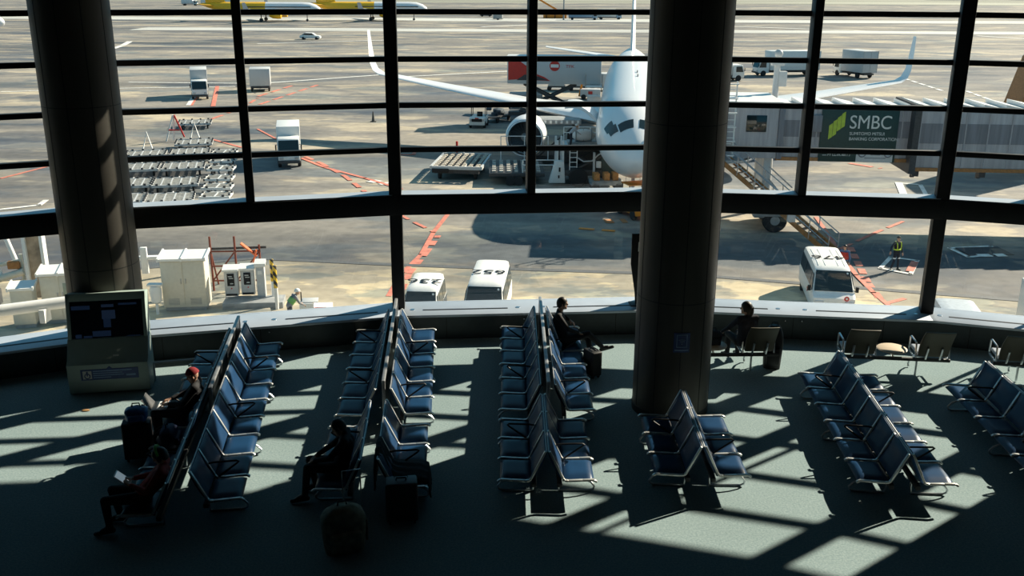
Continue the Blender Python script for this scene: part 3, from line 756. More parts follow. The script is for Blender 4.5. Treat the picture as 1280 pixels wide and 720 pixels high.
def rucksack(label, loc, rz, w_, d_, h_, body, patch=None, name='backpack', lean=0):
    o = th(name, label, 'backpack', loc, rz)
    rings = []
    for i in range(13):
        u = i/12; ww = w_/2*(1-.55*max(0, (u-.72)/.28)**2)*(1-.12*(1-u)**3); dd = d_/2*(1-.5*max(0, (u-.7)/.3)**2)*(1.05-.15*u)
        z = h_*u; rg = []
        for k_ in range(20):
            a = 2*math.pi*k_/20; ca, sa = math.cos(a), math.sin(a)
            rg.append((ww*math.copysign(abs(ca)**.6, ca), lean*u+dd*math.copysign(abs(sa)**.6, sa)+.01*math.sin(9*u+k_), z+.006*math.sin(k_*1.7)))
        rings.append(rg)
    build(MB().loft(rings), 'bag_body', body, o, angle=60)
    m = MB(); m.box((0, -d_/2*1.02, h_*.32), (w_*.7, .09, h_*.42)); build(m, 'front_pocket', body, o, .03, 3)
    for s in (-1, 1):
        m = MB(); m.tube([(s*w_*.22, d_/2*.85+lean*.9, h_*.86), (s*w_*.25, d_/2+.07+lean*.7, h_*.66), (s*w_*.3, d_/2+.05+lean*.4, h_*.35), (s*w_*.36, d_/2*.95, h_*.1)], .018, 8); build(m, 'shoulder_strap', BLACK, o)
    m = MB(); m.tube([(-.06, .02+lean, h_-.01), (-.05, .02+lean, h_+.05), (.05, .02+lean, h_+.05), (.06, .02+lean, h_-.01)], .011, 8); build(m, 'carry_loop', BLACK, o)
    if patch:
        build(MB().box((w_/2*1.0, 0, h_*.42), (.03, d_*.55, h_*.5)), 'side_pocket', patch, o, .012)
    return o
suitcase('tall black suitcase standing at the feet of the laptop user', P(178, 578), R(12), .42, .27, .60, BAGM)
bb = rucksack('small shiny blue bag lying on top of the tall black suitcase', P(178, 578)+Vector((.03, -.02, .69)), R(12), .34, .24, .20, BAGB)
rucksack('dark blue bag lying on the seat between the laptop user and tablet reader', on_seat(W1, -1, 1.75, .2)+Vector((0, 0, .385)), A1+math.pi/2, .42, .25, .30, mat('dark blue nylon', (.02, .03, .10), .6, noise=.25, scale=20))
rucksack('big bulging olive grey backpack standing on the floor beside person in black', P(434, 686), R(20), .58, .40, .62, BAGG, mat('worn pale pocket', (.20, .185, .13), .8, noise=.5, scale=9))
m = th('luggage_trolley', 'thin trolley with long metal handle behind the big backpack', 'trolley', P(446, 672), R(18))
build(MB().tube([(-.12, 0, .03), (-.12, .02, .98), (.12, .02, .98), (.12, 0, .03)], .010, 8), 'handle_frame', STEEL, m)
build(MB().box((0, -.03, .04), (.34, .06, .02)), 'foot_plate', DGREY, m)
for s in (-1, 1): build(MB().lathe([(.05, -.012), (.05, .012)], 16, M=Matrix.Translation((s*.17, .02, .05)) @ Matrix.Rotation(R(90), 4, 'Y')), 'wheel', RUBBER, m)
suitcase('dark grey hard suitcase standing by front end of second row', P(506, 652), R(8), .44, .27, .58, mat('dark grey shell', (.06, .066, .07), .45), name='suitcase')
suitcase('small black trolley case standing in front of the man with crossed legs', P(741, 469), R(-60), .34, .22, .48, BAGM, .0)
rucksack('black backpack standing on floor right of the window armchair', P(965, 455), R(-8), .36, .28, .86, BAGM)
hb = rucksack('dark handbag with pale clasp on the side table by the pillar', Vector((4.37, 17.42, .497))+Vector((-.52, .14, 0)), R(10), .34, .2, .27, CLOTHB, name='handbag')
# coat thrown over the bench
cw = [Vector(W2n(.305+x, .36)) for x in (0,)]
m = MB(); rings = []
prof = [(-.26, .30), (-.255, .55), (-.235, .78), (-.205, .86), (-.165, .86), (-.10, .72), (-.03, .52), (.06, .47), (.22, .455), (.40, .45), (.50, .41), (.53, .25), (.54, .14)]
for i, (x, z) in enumerate(prof):
    rg = []
    hw = .30+.03*math.sin(i*.9)
    for k_ in range(13):
        v = k_/12; yy = (v-.5)*2*hw; rip = .014*math.sin(k_*1.9+i*.6)
        rg.append((x+rip*.8, yy, z+rip*.6-.05*abs(2*v-1)**3))
    for k_ in reversed(range(13)):
        v = k_/12; yy = (v-.5)*2*hw; rip = .014*math.sin(k_*1.9+i*.6)
        sx, sz = (.018, 0) if i < 3 else ((0, -.018) if i < 11 else (-.018, 0))
        rg.append((x+rip*.8+sx, yy, z+rip*.6-.05*abs(2*v-1)**3+sz))
    rings.append(rg)
m.loft(rings)
tag(build(m, 'coat', CLOTHD, loc=W2n(.305, .42), angle=60), 'black coat thrown over the nearest seat of second row', 'coat').rotation_euler = (0, 0, A2n)

# ------------------------------------------------------------------ the apron
APRON = apron_mat('apron asphalt', (.335, .305, .262), (.222, .208, .192), (.135, .145, .162))
CONC = apron_mat('apron concrete', (.52, .45, .335), (.45, .39, .29), (.33, .30, .25), 3.0)
m = MB(); m.box((0, 1500, G-.5), (5000, 3100, 1)); struct(build(m, 'ground', APRON), 'weathered grey and beige airport apron')
m = MB()
pts = [(-70, 40.5), (-24.3, 44.6), (-13.2, 48.6), (-6.4, 47.6), (0, 46.9), (6.4, 46.3), (10.2, 45.7), (23.3, 42.3), (70, 33)]
poly = [(x, y) for x, y in pts]+[(70, 14), (19.5, 16), (14.2, 18.6), (8.75, 20.4), (3.1, 21), (-2.4, 20.5), (-8, 19.1), (-14, 16.6), (-70, 14)]
m.prism(poly, 'z', G, G+.02); struct(build(m, 'ground_strip', CONC), 'pale concrete strip beside the terminal')
dr = MB()
for a, b in zip(pts, pts[1:]): dr.bar((*a, G+.03), (*b, G+.03), .42, .02)
struct(build(dr, 'trim_drain', mat('drain grating', (.10, .105, .11), .7, noise=.4, scale=20)), 'drain channel along the concrete strip')
# wall of the terminal below the glass
for i in range(6):
    a, b = NODES[i], NODES[i+1]
    d_ = Vector((b[0]-a[0], b[1]-a[1])).normalized(); nn = Vector((-d_.y, d_.x))
    p, q = Vector(a)+nn*.02, Vector(b)+nn*.02
    mm = MB().bar((p.x-nn.x*.1, p.y-nn.y*.1, (G-.36)/2), (q.x-nn.x*.1, q.y-nn.y*.1, (G-.36)/2), .2, -G-.36)
    struct(build(mm, 'wall_outer', GREYW))
def gp(px, py, h=0): return P(px, py, G+h)
MK = [0]
def mark(name, pxs, wd, m, dash=None, label=None):
    """paint on the apron, along the given points of the ground"""
    wd = wd*.62 if name == 'red_marking' else wd
    MK[0] += 1; zo = Vector((0, 0, .026+.0016*(MK[0] % 9)))
    mb = MB(); pp = [gp(*p) for p in pxs]
    for a, b in zip(pp, pp[1:]):
        L = (b-a).length; u = (b-a)/L
        if dash:
            t_ = 0
            while t_ < L:
                e_ = min(L, t_+dash[0]); mb.bar(a+u*t_+zo, a+u*e_+zo, wd, .012); t_ += dash[0]+dash[1]
        else: mb.bar(a-u*wd*.3+zo, b+u*wd*.3+zo, wd, .012)
    o = struct(build(mb, name, m)); 
    return o
mark('red_marking', [(486, 372), (503, 343), (526, 320), (541, 292), (558, 270)], .42, REDLINE)
mark('red_marking', [(496, 378), (511, 344), (532, 318), (547, 296)], .55, REDLINE, (.9, .7))
mark('red_marking', [(500, 271), (520, 281), (541, 291)], .40, REDLINE, (1.2, .8))
mark('red_marking', [(376, 201), (404, 212), (455, 225), (500, 238)], .5, REDLINE)
mark('red_marking', [(380, 199), (400, 207), (430, 223), (455, 242)], .55, REDLINE, (1.6, 1))
mark('red_marking', [(320, 165), (345, 178)], .35, REDLINE)
mark('red_marking', [(497, 195), (515, 195), (517, 191)], .5, REDLINE)
mark('red_marking', [(1019, 268), (1035, 290), (1050, 315), (1070, 340), (1092, 362), (1110, 377)], .38, REDLINE)
mark('red_marking', [(1062, 305), (1085, 350), (1102, 372)], .6, REDLINE, (.9, .5))
mark('red_marking', [(1128, 272), (1090, 288), (1050, 307)], .36, REDLINE, (2.2, .7))
mark('red_marking', [(1108, 375), (1130, 369)], .4, REDLINE)
mark('white_marking', [(1113, 317), (1146, 321), (1138, 338), (1100, 331), (1113, 317)], .22, WHITELINE)
mark('red_marking', [(1143, 323), (1137, 334)], .6, REDLINE)
mark('white_marking', [(1186, 305), (1237, 302), (1256, 311), (1210, 316), (1186, 305)], .22, WHITELINE)
mark('dark_marking', [(1213, 309), (1246, 308)], 1.6, mat('dark patch paint', (.05, .05, .055), .8))
mark('white_marking', [(1222, 314), (1256, 313)], .5, WHITELINE, (.7, .25))
mark('white_marking', [(1122, 224), (1128, 238)], .5, WHITELINE)
mark('red_marking', [(1124, 224), (1130, 238)], .35, REDLINE)
mark('white_marking', [(1122, 224), (1149, 226), (1156, 238)], .3, WHITELINE)
mark('red_marking', [(1060, 200), (1100, 206)], .8, REDLINE, (2, .6))
mark('white_marking', [(462, 228), (482, 232)], .9, WHITELINE, (.8, .5))
mark('red_marking', [(250, 112), (236, 136)], .8, REDLINE); mark('red_marking', [(269, 112), (264, 137)], .8, REDLINE)
mark('white_marking', [(248, 112), (233, 136)], .5, WHITELINE)
mark('red_marking', [(262, 153), (300, 139), (320, 126)], .6, REDLINE, (3, 1.5)); mark('red_marking', [(320, 124), (366, 109)], .7, REDLINE, (3, 1.5)); mark('red_marking', [(322, 134), (394, 109)], .7, REDLINE, (3, 1.5))
mark('red_marking', [(262, 178), (300, 188)], .5, REDLINE)
mark('red_marking', [(0, 230), (56, 215)], .4, REDLINE); mark('white_marking', [(0, 269), (48, 263), (56, 257)], .35, WHITELINE)
mark('white_marking', [(140, 116), (290, 112)], .5, WHITELINE); mark('white_marking', [(160, 108), (300, 108)], .6, WHITELINE)
mark('white_marking', [(322, 108), (480, 95)], .7, WHITELINE); mark('white_marking', [(496, 98), (640, 89)], .7, WHITELINE)
mark('white_marking', [(0, 122), (45, 120)], .5, WHITELINE); mark('white_marking', [(138, 66), (150, 62), (159, 57)], 1.2, WHITELINE)
mark('white_marking', [(320, 58), (480, 52)], .9, WHITELINE); mark('white_marking', [(600, 34), (655, 31)], 1.6, WHITELINE)
mark('white_marking', [(1127, 93), (1175, 108)], .5, WHITELINE, (2.5, 1)); mark('white_marking', [(1205, 108), (1250, 124)], .5, WHITELINE, (2.5, 1))
mark('white_marking', [(905, 30), (1190, 37)], 1.6, WHITELINE); mark('white_marking', [(1220, 39), (1280, 42)], 1.6, WHITELINE)
mark('orange_marking', [(723, 285), (768, 288)], .35, ORANGE, (.9, .45))
mark('orange_marking', [(755, 276), (782, 275)], .9, mat('faded orange paint', (.45, .20, .08), .8), (.5, .5))
GRASS = mat('far pale grass', (.30, .30, .24), .9, noise=.4, scale=.02, stretch=(.2, 1, 1))
m = MB(); m.box((-100, 640, G+.03), (3000, 190, .05)); struct(build(m, 'ground_verge', GRASS))
for y0, x0, wd, dp in ((335, 60, 600, 22), (270, 150, 500, 14)):
    m = MB(); m.box((x0, y0, G+.022), (wd, dp, .02)); struct(build(m, 'ground_band', mat('pale apron band', (.50, .50, .47), .8, noise=.25, scale=.05, stretch=(.3, 2, 1))))
m = MB(); m.box((0, 760, G+1.5), (3200, 20, 3)); struct(build(m, 'wall_far', mat('far hedge', (.16, .19, .20), .9, noise=.4, scale=.05)))
HUT = mat('far buildings', (.45, .48, .52), .8, noise=.1)
for i in range(34):
    x = -360+i*27+random.uniform(-3, 3); wd = random.uniform(8, 19); hh = random.uniform(2.5, 5)
    o = th('building', 'distant low pale building beyond the far taxiway', 'building', (x, 690+random.uniform(-20, 20), G), 0, 'distant low buildings')
    build(MB().box((0, 0, hh/2), (wd, 10, hh)), 'walls', HUT, o)
    build(MB().prism([(-5.4, hh), (5.4, hh), (0, hh+1.4)], 'x', -wd/2-.4, wd/2+.4), 'roof', GREYM, o)

# ------------------------------------------------------------------ aircraft
PLANEW = mat('aircraft white', (.82, .83, .84), .3, noise=.03, scale=.6, coat=.2)
PLANEG = mat('aircraft grey underside', (.48, .50, .53), .4, noise=.06)
FPROF = [(0, .05, -.75), (.12, .40, -.74), (.35, .72, -.69), (.8, 1.08, -.6), (1.5, 1.45, -.47), (2.3, 1.78, -.34), (3.3, 2.08, -.2), (4.6, 2.32, -.08), (6.2, 2.47, -.01), (8, 2.515, 0), (20, 2.515, 0), (35, 2.515, 0), (39, 2.40, .1), (43, 2.02, .45), (47, 1.45, .95), (51, .85, 1.38), (54, .4, 1.7), (54.9, .12, 1.8)]
def fus(s, prof=FPROF):
    for (a, r0, z0), (b, r1, z1) in zip(prof, prof[1:]):
        if s <= b:
            t_ = (s-a)/(b-a); return r0+(r1-r0)*t_, z0+(z1-z0)*t_
    return prof[-1][1:]
def fpt(s, phi, out=0):
    r, z = fus(s); r += out; return (r*math.sin(phi), s, z+r*math.cos(phi))
def patch(m, s0, s1, a0, a1, out=.015, n=4, shear=0):
    for i in range(n):
        for j in range(n):
            q = []
            for di, dj in ((0, 0), (1, 0), (1, 1), (0, 1)):
                u, v = (i+di)/n, (j+dj)/n; q.append(fpt(s0+(s1-s0)*u+shear*v, R(a0+(a1-a0)*v), out))
            m.add(q, [(0, 1, 2, 3)])
def foil(le, chord, z, x, tk=.11, n=9):
    up = []; lo = []
    for i in range(n+1):
        u = (1-math.cos(math.pi*i/n))/2; th_ = tk*chord*(1.48*math.sqrt(u)-.63*u-1.76*u*u+1.42*u**3-.51*u**4)
        up.append((x, le+u*chord, z+th_)); lo.append((x, le+u*chord, z-th_*.7))
    return up+list(reversed(lo[1:-1]))
YAW = -math.atan(.1087)
pl = th('airliner', 'large white airliner parked nose first behind the glass', 'airplane', (7.05, 55.8, G+4.55), YAW)
m = MB(); rings = []
ss_ = sorted(set([p_[0] for p_ in FPROF]+[2.8, 4, 5.4, 10, 12, 14, 16, 24, 28, 32, 37, 41, 45, 49, 52.5]))
for s in ss_: rings.append([fpt(s, 2*math.pi*k_/40) for k_ in range(40)])
m.loft(rings); build(m, 'fuselage', PLANEW, pl, angle=60)
cw_ = MB()
for s in (1, -1):
    f_ = (lambda a: a*s)
    patch(cw_, 1.55, 2.25, f_(6), f_(38), .02); patch(cw_, 1.75, 2.5, f_(41), f_(62), .02, shear=.25); patch(cw_, 2.3, 3.1, f_(46), f_(66), .02, shear=.2)
build(cw_, 'cockpit_windows', WIND, pl)
wl = MB()
for s in (1, -1):
    for k_ in range(44):
        if 7.2 < 8.5+k_*.78 < 44: patch(wl, 8.5+k_*.78, 8.75+k_*.78, s*71, s*79, .01, 1)
build(wl, 'cabin_windows', WIND, pl)
dl = MB()
for s in (1, -1):
    for s0 in (6.2, 15.4, 40):
        for (a, b, c, d_) in ((s0, s0+.05, 62, 98), (s0+1.05, s0+1.1, 62, 98), (s0, s0+1.1, 62, 63), (s0, s0+1.1, 97, 98)): patch(dl, a, b, s*c, s*d_, .012, 2)
build(dl, 'door_outline', GREYM, pl)
lg = MB()
for (s0, a) in ((17, 8), (20, -5)): lg.box((.2, s0, 2.55), (.08, .5, .22))
build(lg, 'antenna', GREYM, pl)
for s in (-1, 1):
    wm = MB(); wm.loft([foil(18.3, 11.2, -1.35, s*1.6, .13), foil(19.6, 10.0, -1.25, s*2.6, .12), foil(23.2, 6.6, -.75, s*8.2, .11), foil(28, 4.4, .05, s*16, .10), foil(32.2, 2.5, .85, s*22.9, .09), foil(32.9, 2.2, 1.15, s*23.55, .08), foil(33.6, 1.9, 1.75, s*23.95, .07), foil(34.6, 1.5, 3.0, s*24.3, .07), foil(35.8, .9, 4.5, s*24.65, .07)])
    build(wm, 'wing', PLANEW, pl, angle=50)
    st = MB(); st.loft([foil(47, 5.2, 1.15, s*.6, .1), foil(50.2, 3.6, 1.6, s*5, .09), foil(52.8, 2.0, 2.05, s*9.3, .08)]); build(st, 'tailplane', PLANEW, pl, angle=50)
    Me = Matrix.Translation((s*7.95, 15.9, -2.05)) @ Matrix.Rotation(R(-90), 4, 'X')
    em = MB(); em.lathe([(1.16, .55), (1.17, .15), (1.24, .02), (1.33, 0), (1.42, .1), (1.52, .8), (1.50, 2.2), (1.32, 3.9), (1.05, 4.3), (.80, 4.3), (.62, 5.4), (.25, 5.6), (0, 5.6)], 40, M=Me, cap=False)
    eo = build(em, 'engine', PLANEW, pl, angle=40)
    build(MB().lathe([(1.345, -.012), (1.40, .06), (1.36, .05), (1.25, .0), (1.17, .12), (1.165, .3)], 40, M=Me, cap=False), 'intake_lip', CHROME, eo)
    fm_ = MB()
    for k_ in range(26):
        a = 2*math.pi*k_/26
        fm_.box((.68*math.cos(a), .68*math.sin(a), .62), (.96, .20, .03), rot=(.55*math.sin(a), -.55*math.cos(a), a), M=Me)
    fm_.lathe([(1.16, .72), (0, .74)], 40, M=Me, cap=False); build(fm_, 'fan', mat('dark fan blades', (.035, .05, .06), .4, .3), eo)
    build(MB().lathe([(0, .08), (.10, .15), (.24, .4), (.33, .66), (0, .68)], 20, M=Me), 'spinner', GREYM, eo)
    py = MB(); py.prism([(15.9+2.2, -.65), (15.9+4.6, -1.2), (15.9+8.5, -1.05), (15.9+8.0, -.5), (15.9+5, -.35)], 'x', s*7.95-.2, s*7.95+.2); build(py, 'pylon', PLANEW, pl, .04)
    gm = MB(); gm.tube([(s*4.6, 29, -1.4), (s*4.65, 29, -3.9)], .16, 10); ge = build(gm, 'main_gear', STEEL, pl)
    for a in (-.57, .57):
        for b in (-.68, .68):
            build(MB().lathe([(.3, -.2), (.54, -.2), (.57, -.12), (.57, .12), (.54, .2), (.3, .2)], 20, M=Matrix.Translation((s*4.65+a, 29+b, -3.97)) @ Matrix.Rotation(R(90), 4, 'Y')), 'wheel', RUBBER, ge)
fn = MB()
def vfoil(le, ch, z, tk):
    return [(p_[2], p_[1], z) for p_ in foil(le, ch, 0, 0, tk)]
fn.loft([vfoil(42.6, 9.6, 1.7, .07), vfoil(44.6, 8.0, 3.0, .08), vfoil(49, 4.6, 8.5, .08), vfoil(51, 3.2, 11.2, .08)]); build(fn, 'tail_fin', PLANEW, pl, angle=50)
ng = MB(); ng.tube([(0, 5.9, -2.0), (0, 5.7, -4.05)], .11, 10); ng.bar((0, 6.8, -2.1), (0, 5.75, -3.4), .08, .08); ngo = build(ng, 'nose_gear', STEEL, pl)
for s in (-1, 1):
    build(MB().lathe([(.22, -.14), (.42, -.14), (.46, -.08), (.46, .08), (.42, .14), (.22, .14)], 20, M=Matrix.Translation((s*.32, 5.7, -4.09)) @ Matrix.Rotation(R(90), 4, 'Y')), 'wheel', RUBBER, ngo)
    build(MB().box((s*.45, 6.1, -2.7), (.03, 1.5, .8), rot=(0, 0, 0)), 'gear_door', PLANEW, ngo)
# open cargo door with the dark hold behind
hm = MB(); patch(hm, 9.6, 13.0, -82, -128, .02, 6); build(hm, 'cargo_hold', BLACK, pl)
dm = MB(); rings = []
for j in range(9):
    a = R(-20-50*j/8); rr = 2.45
    tt_ = j/8; y_, z_ = -2.42-2.25*tt_, .0+1.0*tt_+.42*math.sin(math.pi*tt_)
    rings.append([(y_+.0, 9.6, z_), (y_, 13.0, z_), (y_+.04, 13.0, z_+.2), (y_+.04, 9.6, z_+.2)])
cd = build(dm.loft(rings), 'cargo_door', PLANEW, pl, .01, angle=30)

# yellow tailed aircraft far away
TAILY = mat('warm yellow livery', (.95, .50, .02), .45)
def small_plane(label, loc, rz):
    o = th('airliner', label, 'airplane', loc, rz, 'yellow tailed airliners far away')
    fp = [(0, .05, -.4), (.5, .75, -.3), (1.6, 1.4, -.15), (3.5, 1.85, 0), (6, 1.97, 0), (17, 1.97, 0)]
    fp2 = [(17, 1.97, 0), (24, 1.97, 0), (29, 1.75, .2), (33, 1.1, .7), (36.5, .4, 1.2), (37.3, .1, 1.3)]
    for nm, pr, mt in (('fuselage', fp, PLANEW), ('tail_section', fp2, TAILY)):
        build(MB().loft([[(r*math.sin(2*math.pi*k_/20), s, z+r*math.cos(2*math.pi*k_/20)) for k_ in range(20)] for s, r, z in pr]), nm, mt, o, angle=60)
    for s in (-1, 1):
        build(MB().loft([foil(12, 6.5, -1, s*1.5, .12), foil(19, 1.6, .4, s*17, .1), foil(19.8, 1, 2.2, s*17.4, .08)]), 'wing', PLANEG, o, angle=50)
        build(MB().loft([foil(32.5, 3.6, .9, s*.5, .1), foil(35.5, 1.6, 1.4, s*6.2, .1)]), 'tailplane', TAILY, o, angle=50)
        build(MB().lathe([(.85, 0), (1.0, .1), (1.08, 1), (.95, 2.6), (.5, 3.6), (0, 3.6)], 20, M=Matrix.Translation((s*5.7, 11.5, -1.75)) @ Matrix.Rotation(R(-90), 4, 'X')), 'engine', TAILY, o)
        g = MB(); g.tube([(s*3.8, 18, -1), (s*3.8, 18, -3.2)], .15, 8); g.lathe([(.55, -.4), (.55, .4)], 14, M=Matrix.Translation((s*3.8, 18, -3.25)) @ Matrix.Rotation(R(90), 4, 'Y')); build(g, 'landing_gear', DGREY, o)
    build(MB().loft([vfoil(29, 6.5, 1.6, .08), vfoil(33.5, 2.6, 7.6, .08)]), 'tail_fin', TAILY, o, angle=50)
    g = MB(); g.tube([(0, 4.5, -1.7), (0, 4.5, -3.3)], .12, 8); g.lathe([(.38, -.25), (.38, .25)], 14, M=Matrix.Translation((0, 4.5, -3.42)) @ Matrix.Rotation(R(90), 4, 'Y')); build(g, 'nose_gear', DGREY, o)
    wm = MB()
    for s in (-1, 1): wm.box((s*1.96, 13, .55), (.06, 20, .28))
    wm.box((0, 2.1, .82), (1.7, .5, .35), rot=(R(-30), 0, 0)); build(wm, 'windows', WIND, o)
    return o
pa = small_plane('yellow tailed white airliner far off, left of the main window post', gp(398, 13.5, 3.8), R(93))
pb = tree(pa, 'second yellow tailed white airliner far off, partly behind the main window post', gp(531, 11.5, 3.8), R(93))
pc = tree(pa, 'nose of a third far airliner at the left edge of the frame', gp(2, 33, 3.8), R(80))

# ------------------------------------------------------------------ road vehicles
HUB = mat('wheel hub', (.45, .46, .47), .4, .6)
def wheel(par, x, y, r, wd=.2, z=None):
    z = r if z is None else z
    Mx = Matrix.Translation((x, y, z)) @ Matrix.Rotation(R(90), 4, 'Y')
    w_ = build(MB().lathe([(r*.55, -wd/2), (r*.9, -wd/2), (r, -wd*.32), (r, wd*.32), (r*.9, wd/2), (r*.55, wd/2)], 24, M=Mx), 'wheel', RUBBER, par)
    build(MB().lathe([(0, -wd*.40), (r*.3, -wd*.42), (r*.56, -wd*.3), (r*.56, wd*.3), (r*.3, wd*.42), (0, wd*.40)], 16, M=Mx), 'hub', HUB, w_)
    return w_
def wheel_y(par, x, y, r, wd=.3):
    Mx = Matrix.Translation((x, y, r)) @ Matrix.Rotation(R(90), 4, 'X')
    w_ = build(MB().lathe([(r*.45, -wd/2), (r*.9, -wd/2), (r, -wd*.32), (r, wd*.32), (r*.9, wd/2), (r*.45, wd/2)], 26, M=Mx), 'wheel', RUBBER, par)
    build(MB().lathe([(0, -wd*.40), (r*.2, -wd*.45), (r*.45, -wd*.3), (r*.45, wd*.3), (r*.2, wd*.45), (0, wd*.40)], 18, M=Mx), 'hub', HUB, w_)
    return w_
def van(label, loc, rz, L, W, Hh, num, roundel=False, body=None):
    """front of the van looks along local -y"""
    o = th('van', label, 'van', loc, rz, 'white vans by the terminal')
    hl = L/2; w_ = W/2; body = body or WHITE
    st = [(-hl, .32, .78, .80, .86), (-hl+.04, .25, .92, .95, .97), (-hl+.22, .22, 1.02, .99, .95), (-hl+.42, .22, 1.10, 1, .94), (-hl+1.12, .22, Hh-.10, 1, .82), (-hl+1.42, .22, Hh, 1, .81), (0, .22, Hh+.02, 1, .81), (hl-.25, .22, Hh, 1, .81), (hl-.05, .24, Hh-.06, .99, .80), (hl, .3, Hh-.16, .96, .78)]
    rings = []
    for y, zb, zt, fb, ft in st:
        belt = min(zt-.05, 1.02); 
        hw, hr = w_*fb, w_*ft
        if zt < 1.15: hr = w_*min(ft, fb)
        half = [(hw*.93, zb), (hw, zb+.12), (hw, (zb+belt)/2), (hw, belt), (hr+(hw-hr)*.25, belt+(zt-belt)*.72), (hr, zt-.06*min(1, (zt-belt)/.3)), (hr-.12, zt-.012), (hr*.5, zt)]
        rings.append([(x, y, z) for x, z in half]+[(0, y, zt+.006)]+[(-x, y, z) for x, z in reversed(half)])
    build(MB().loft(rings), 'body', body, o, angle=42)
    def side(y, u, s, out=.008):  # point on the tumblehome side wall
        belt = 1.02; hr = w_*.81; zt = Hh
        z = belt+(zt-belt)*u; x = w_+(hr-w_)*min(1, u*1.04)*.78 if u < .72 else w_+(hr+(w_-hr)*.25-w_)+(hr-(hr+(w_-hr)*.25))*((u-.72)/.28)
        return (s*(x+out), y, z)
    # windscreen
    y0, z0, y1, z1 = -hl+.45, 1.11, -hl+1.10, Hh-.13
    m = MB(); a = w_*.90; b = w_*.79
    m.add([(-a, y0-.03, z0+.02), (a, y0-.03, z0+.02), (b, y1-.03, z1+.02), (-b, y1-.03, z1+.02), (-a, y0+.0, z0), (a, y0, z0), (b, y1, z1), (-b, y1, z1)], [(0, 1, 2, 3), (4, 7, 6, 5), (0, 4, 5, 1), (1, 5, 6, 2), (2, 6, 7, 3), (3, 7, 4, 0)]); build(m, 'windscreen', WIND, o)
    build(MB().lathe([(.045, 0), (.045, .01)], 16, M=Matrix.Translation((b*.84, y1-.12, z1-.06)) @ Matrix.Rotation(R(50), 4, 'X')), 'inspection_sticker', WHITE, o)
    for s in (-1, 1):
        y = -hl+1.05
        for q, (ya, yb, sk) in enumerate(((-hl+.62, -hl+1.36, .42), (-hl+1.46, -hl+1.46+(L-1.9)*.5, 0), (-hl+1.56+(L-1.9)*.5, hl-.22, 0))):
            m = MB(); pts_ = [side(ya, .10, s), side(yb, .10, s), side(yb, .70, s), side(ya+sk, .70, s)]
            pin = [(p_[0]-s*.03, p_[1], p_[2]) for p_ in pts_]
            m.loft([pts_, pin]); build(m, 'side_window', WIND, o)
        m = MB(); m.box((s*(w_+.10), -hl+.62, 1.18), (.14, .09, .24)); m.bar((s*(w_-.04), -hl+.66, 1.10), (s*(w_+.1), -hl+.63, 1.12), .03, .03); build(m, 'mirror', BLACK, o, .02)
        build(MB().box((s*w_*.70, -hl-.005, .74), (w_*.42, .05, .16)), 'headlight', mat('headlight glass', (.6, .62, .65), .15), o, .02)
        build(MB().box((s*w_*.80, hl+.0, .85), (.14, .04, .38)), 'tail_light', RED, o, .01)
        for yy in (-hl+.78, hl-.95): wheel(o, s*(w_-.10), yy, .31, .19)
    m = MB(); m.box((0, -hl-.01, .42), (W*.96, .12, .20)); build(m, 'bumper', mat('bumper grey', (.30, .30, .30), .6), o, .03)
    build(MB().box((0, -hl-.075, .45), (.40, .012, .16)), 'number_plate', YELLOW, o)
    m = MB(); 
    for x in (-.62, -.3, .3, .62): m.box((x*w_*1.0, .35, Hh+.022), (.03, L*.55, .008))
    if roundel: build(m, 'roof_rib', body, o)
    text(num, .80, 'roof_number', BLACK, o, Matrix.Translation((0, .25, Hh+.045)) @ Matrix.Rotation(R(180), 4, 'Z'), .004, sx=1.25)
    if roundel:
        for p_, rr in (((w_*.55, -hl-.02, .95), (R(90), 0, 0)), ((-w_-.012, -hl+1.75, .78), (0, R(-90), 0))):
            Mx = Matrix.Translation(p_) @ Euler(rr).to_matrix().to_4x4()
            q_ = build(MB().lathe([(.11, -.004), (.11, .006)], 20, M=Mx), 'red_roundel', RED, o)
            build(MB().lathe([(.045, .006), (.045, .01)], 14, M=Mx), 'roundel_centre', WHITE, q_)
        build(MB().box((-w_*.45, -hl+.49, 1.14), (.36, .02, .16), rot=(R(-35), 0, 0)), 'dash_card', WHITE, o)
    else:
        build(MB().box((w_*.1, -hl+.46, 1.19), (.42, .03, .05), rot=(R(-35), 0, 0)), 'dash_card', GREYW, o)
    return o
van('small white van with roof number 236 beside the window post', (-3.62, 38.3, G), R(-3), 3.6, 1.48, 1.95, '236')
van('large white van with roof number 652 parked below the ledge', (-1.02, 39.55, G), R(-4), 4.9, 1.72, 1.98, '652')
van('white minibus with roof number 476 and red roundel on its front', (14.15, 42.1, G), R(-9), 4.9, 1.80, 1.98, '476', True)

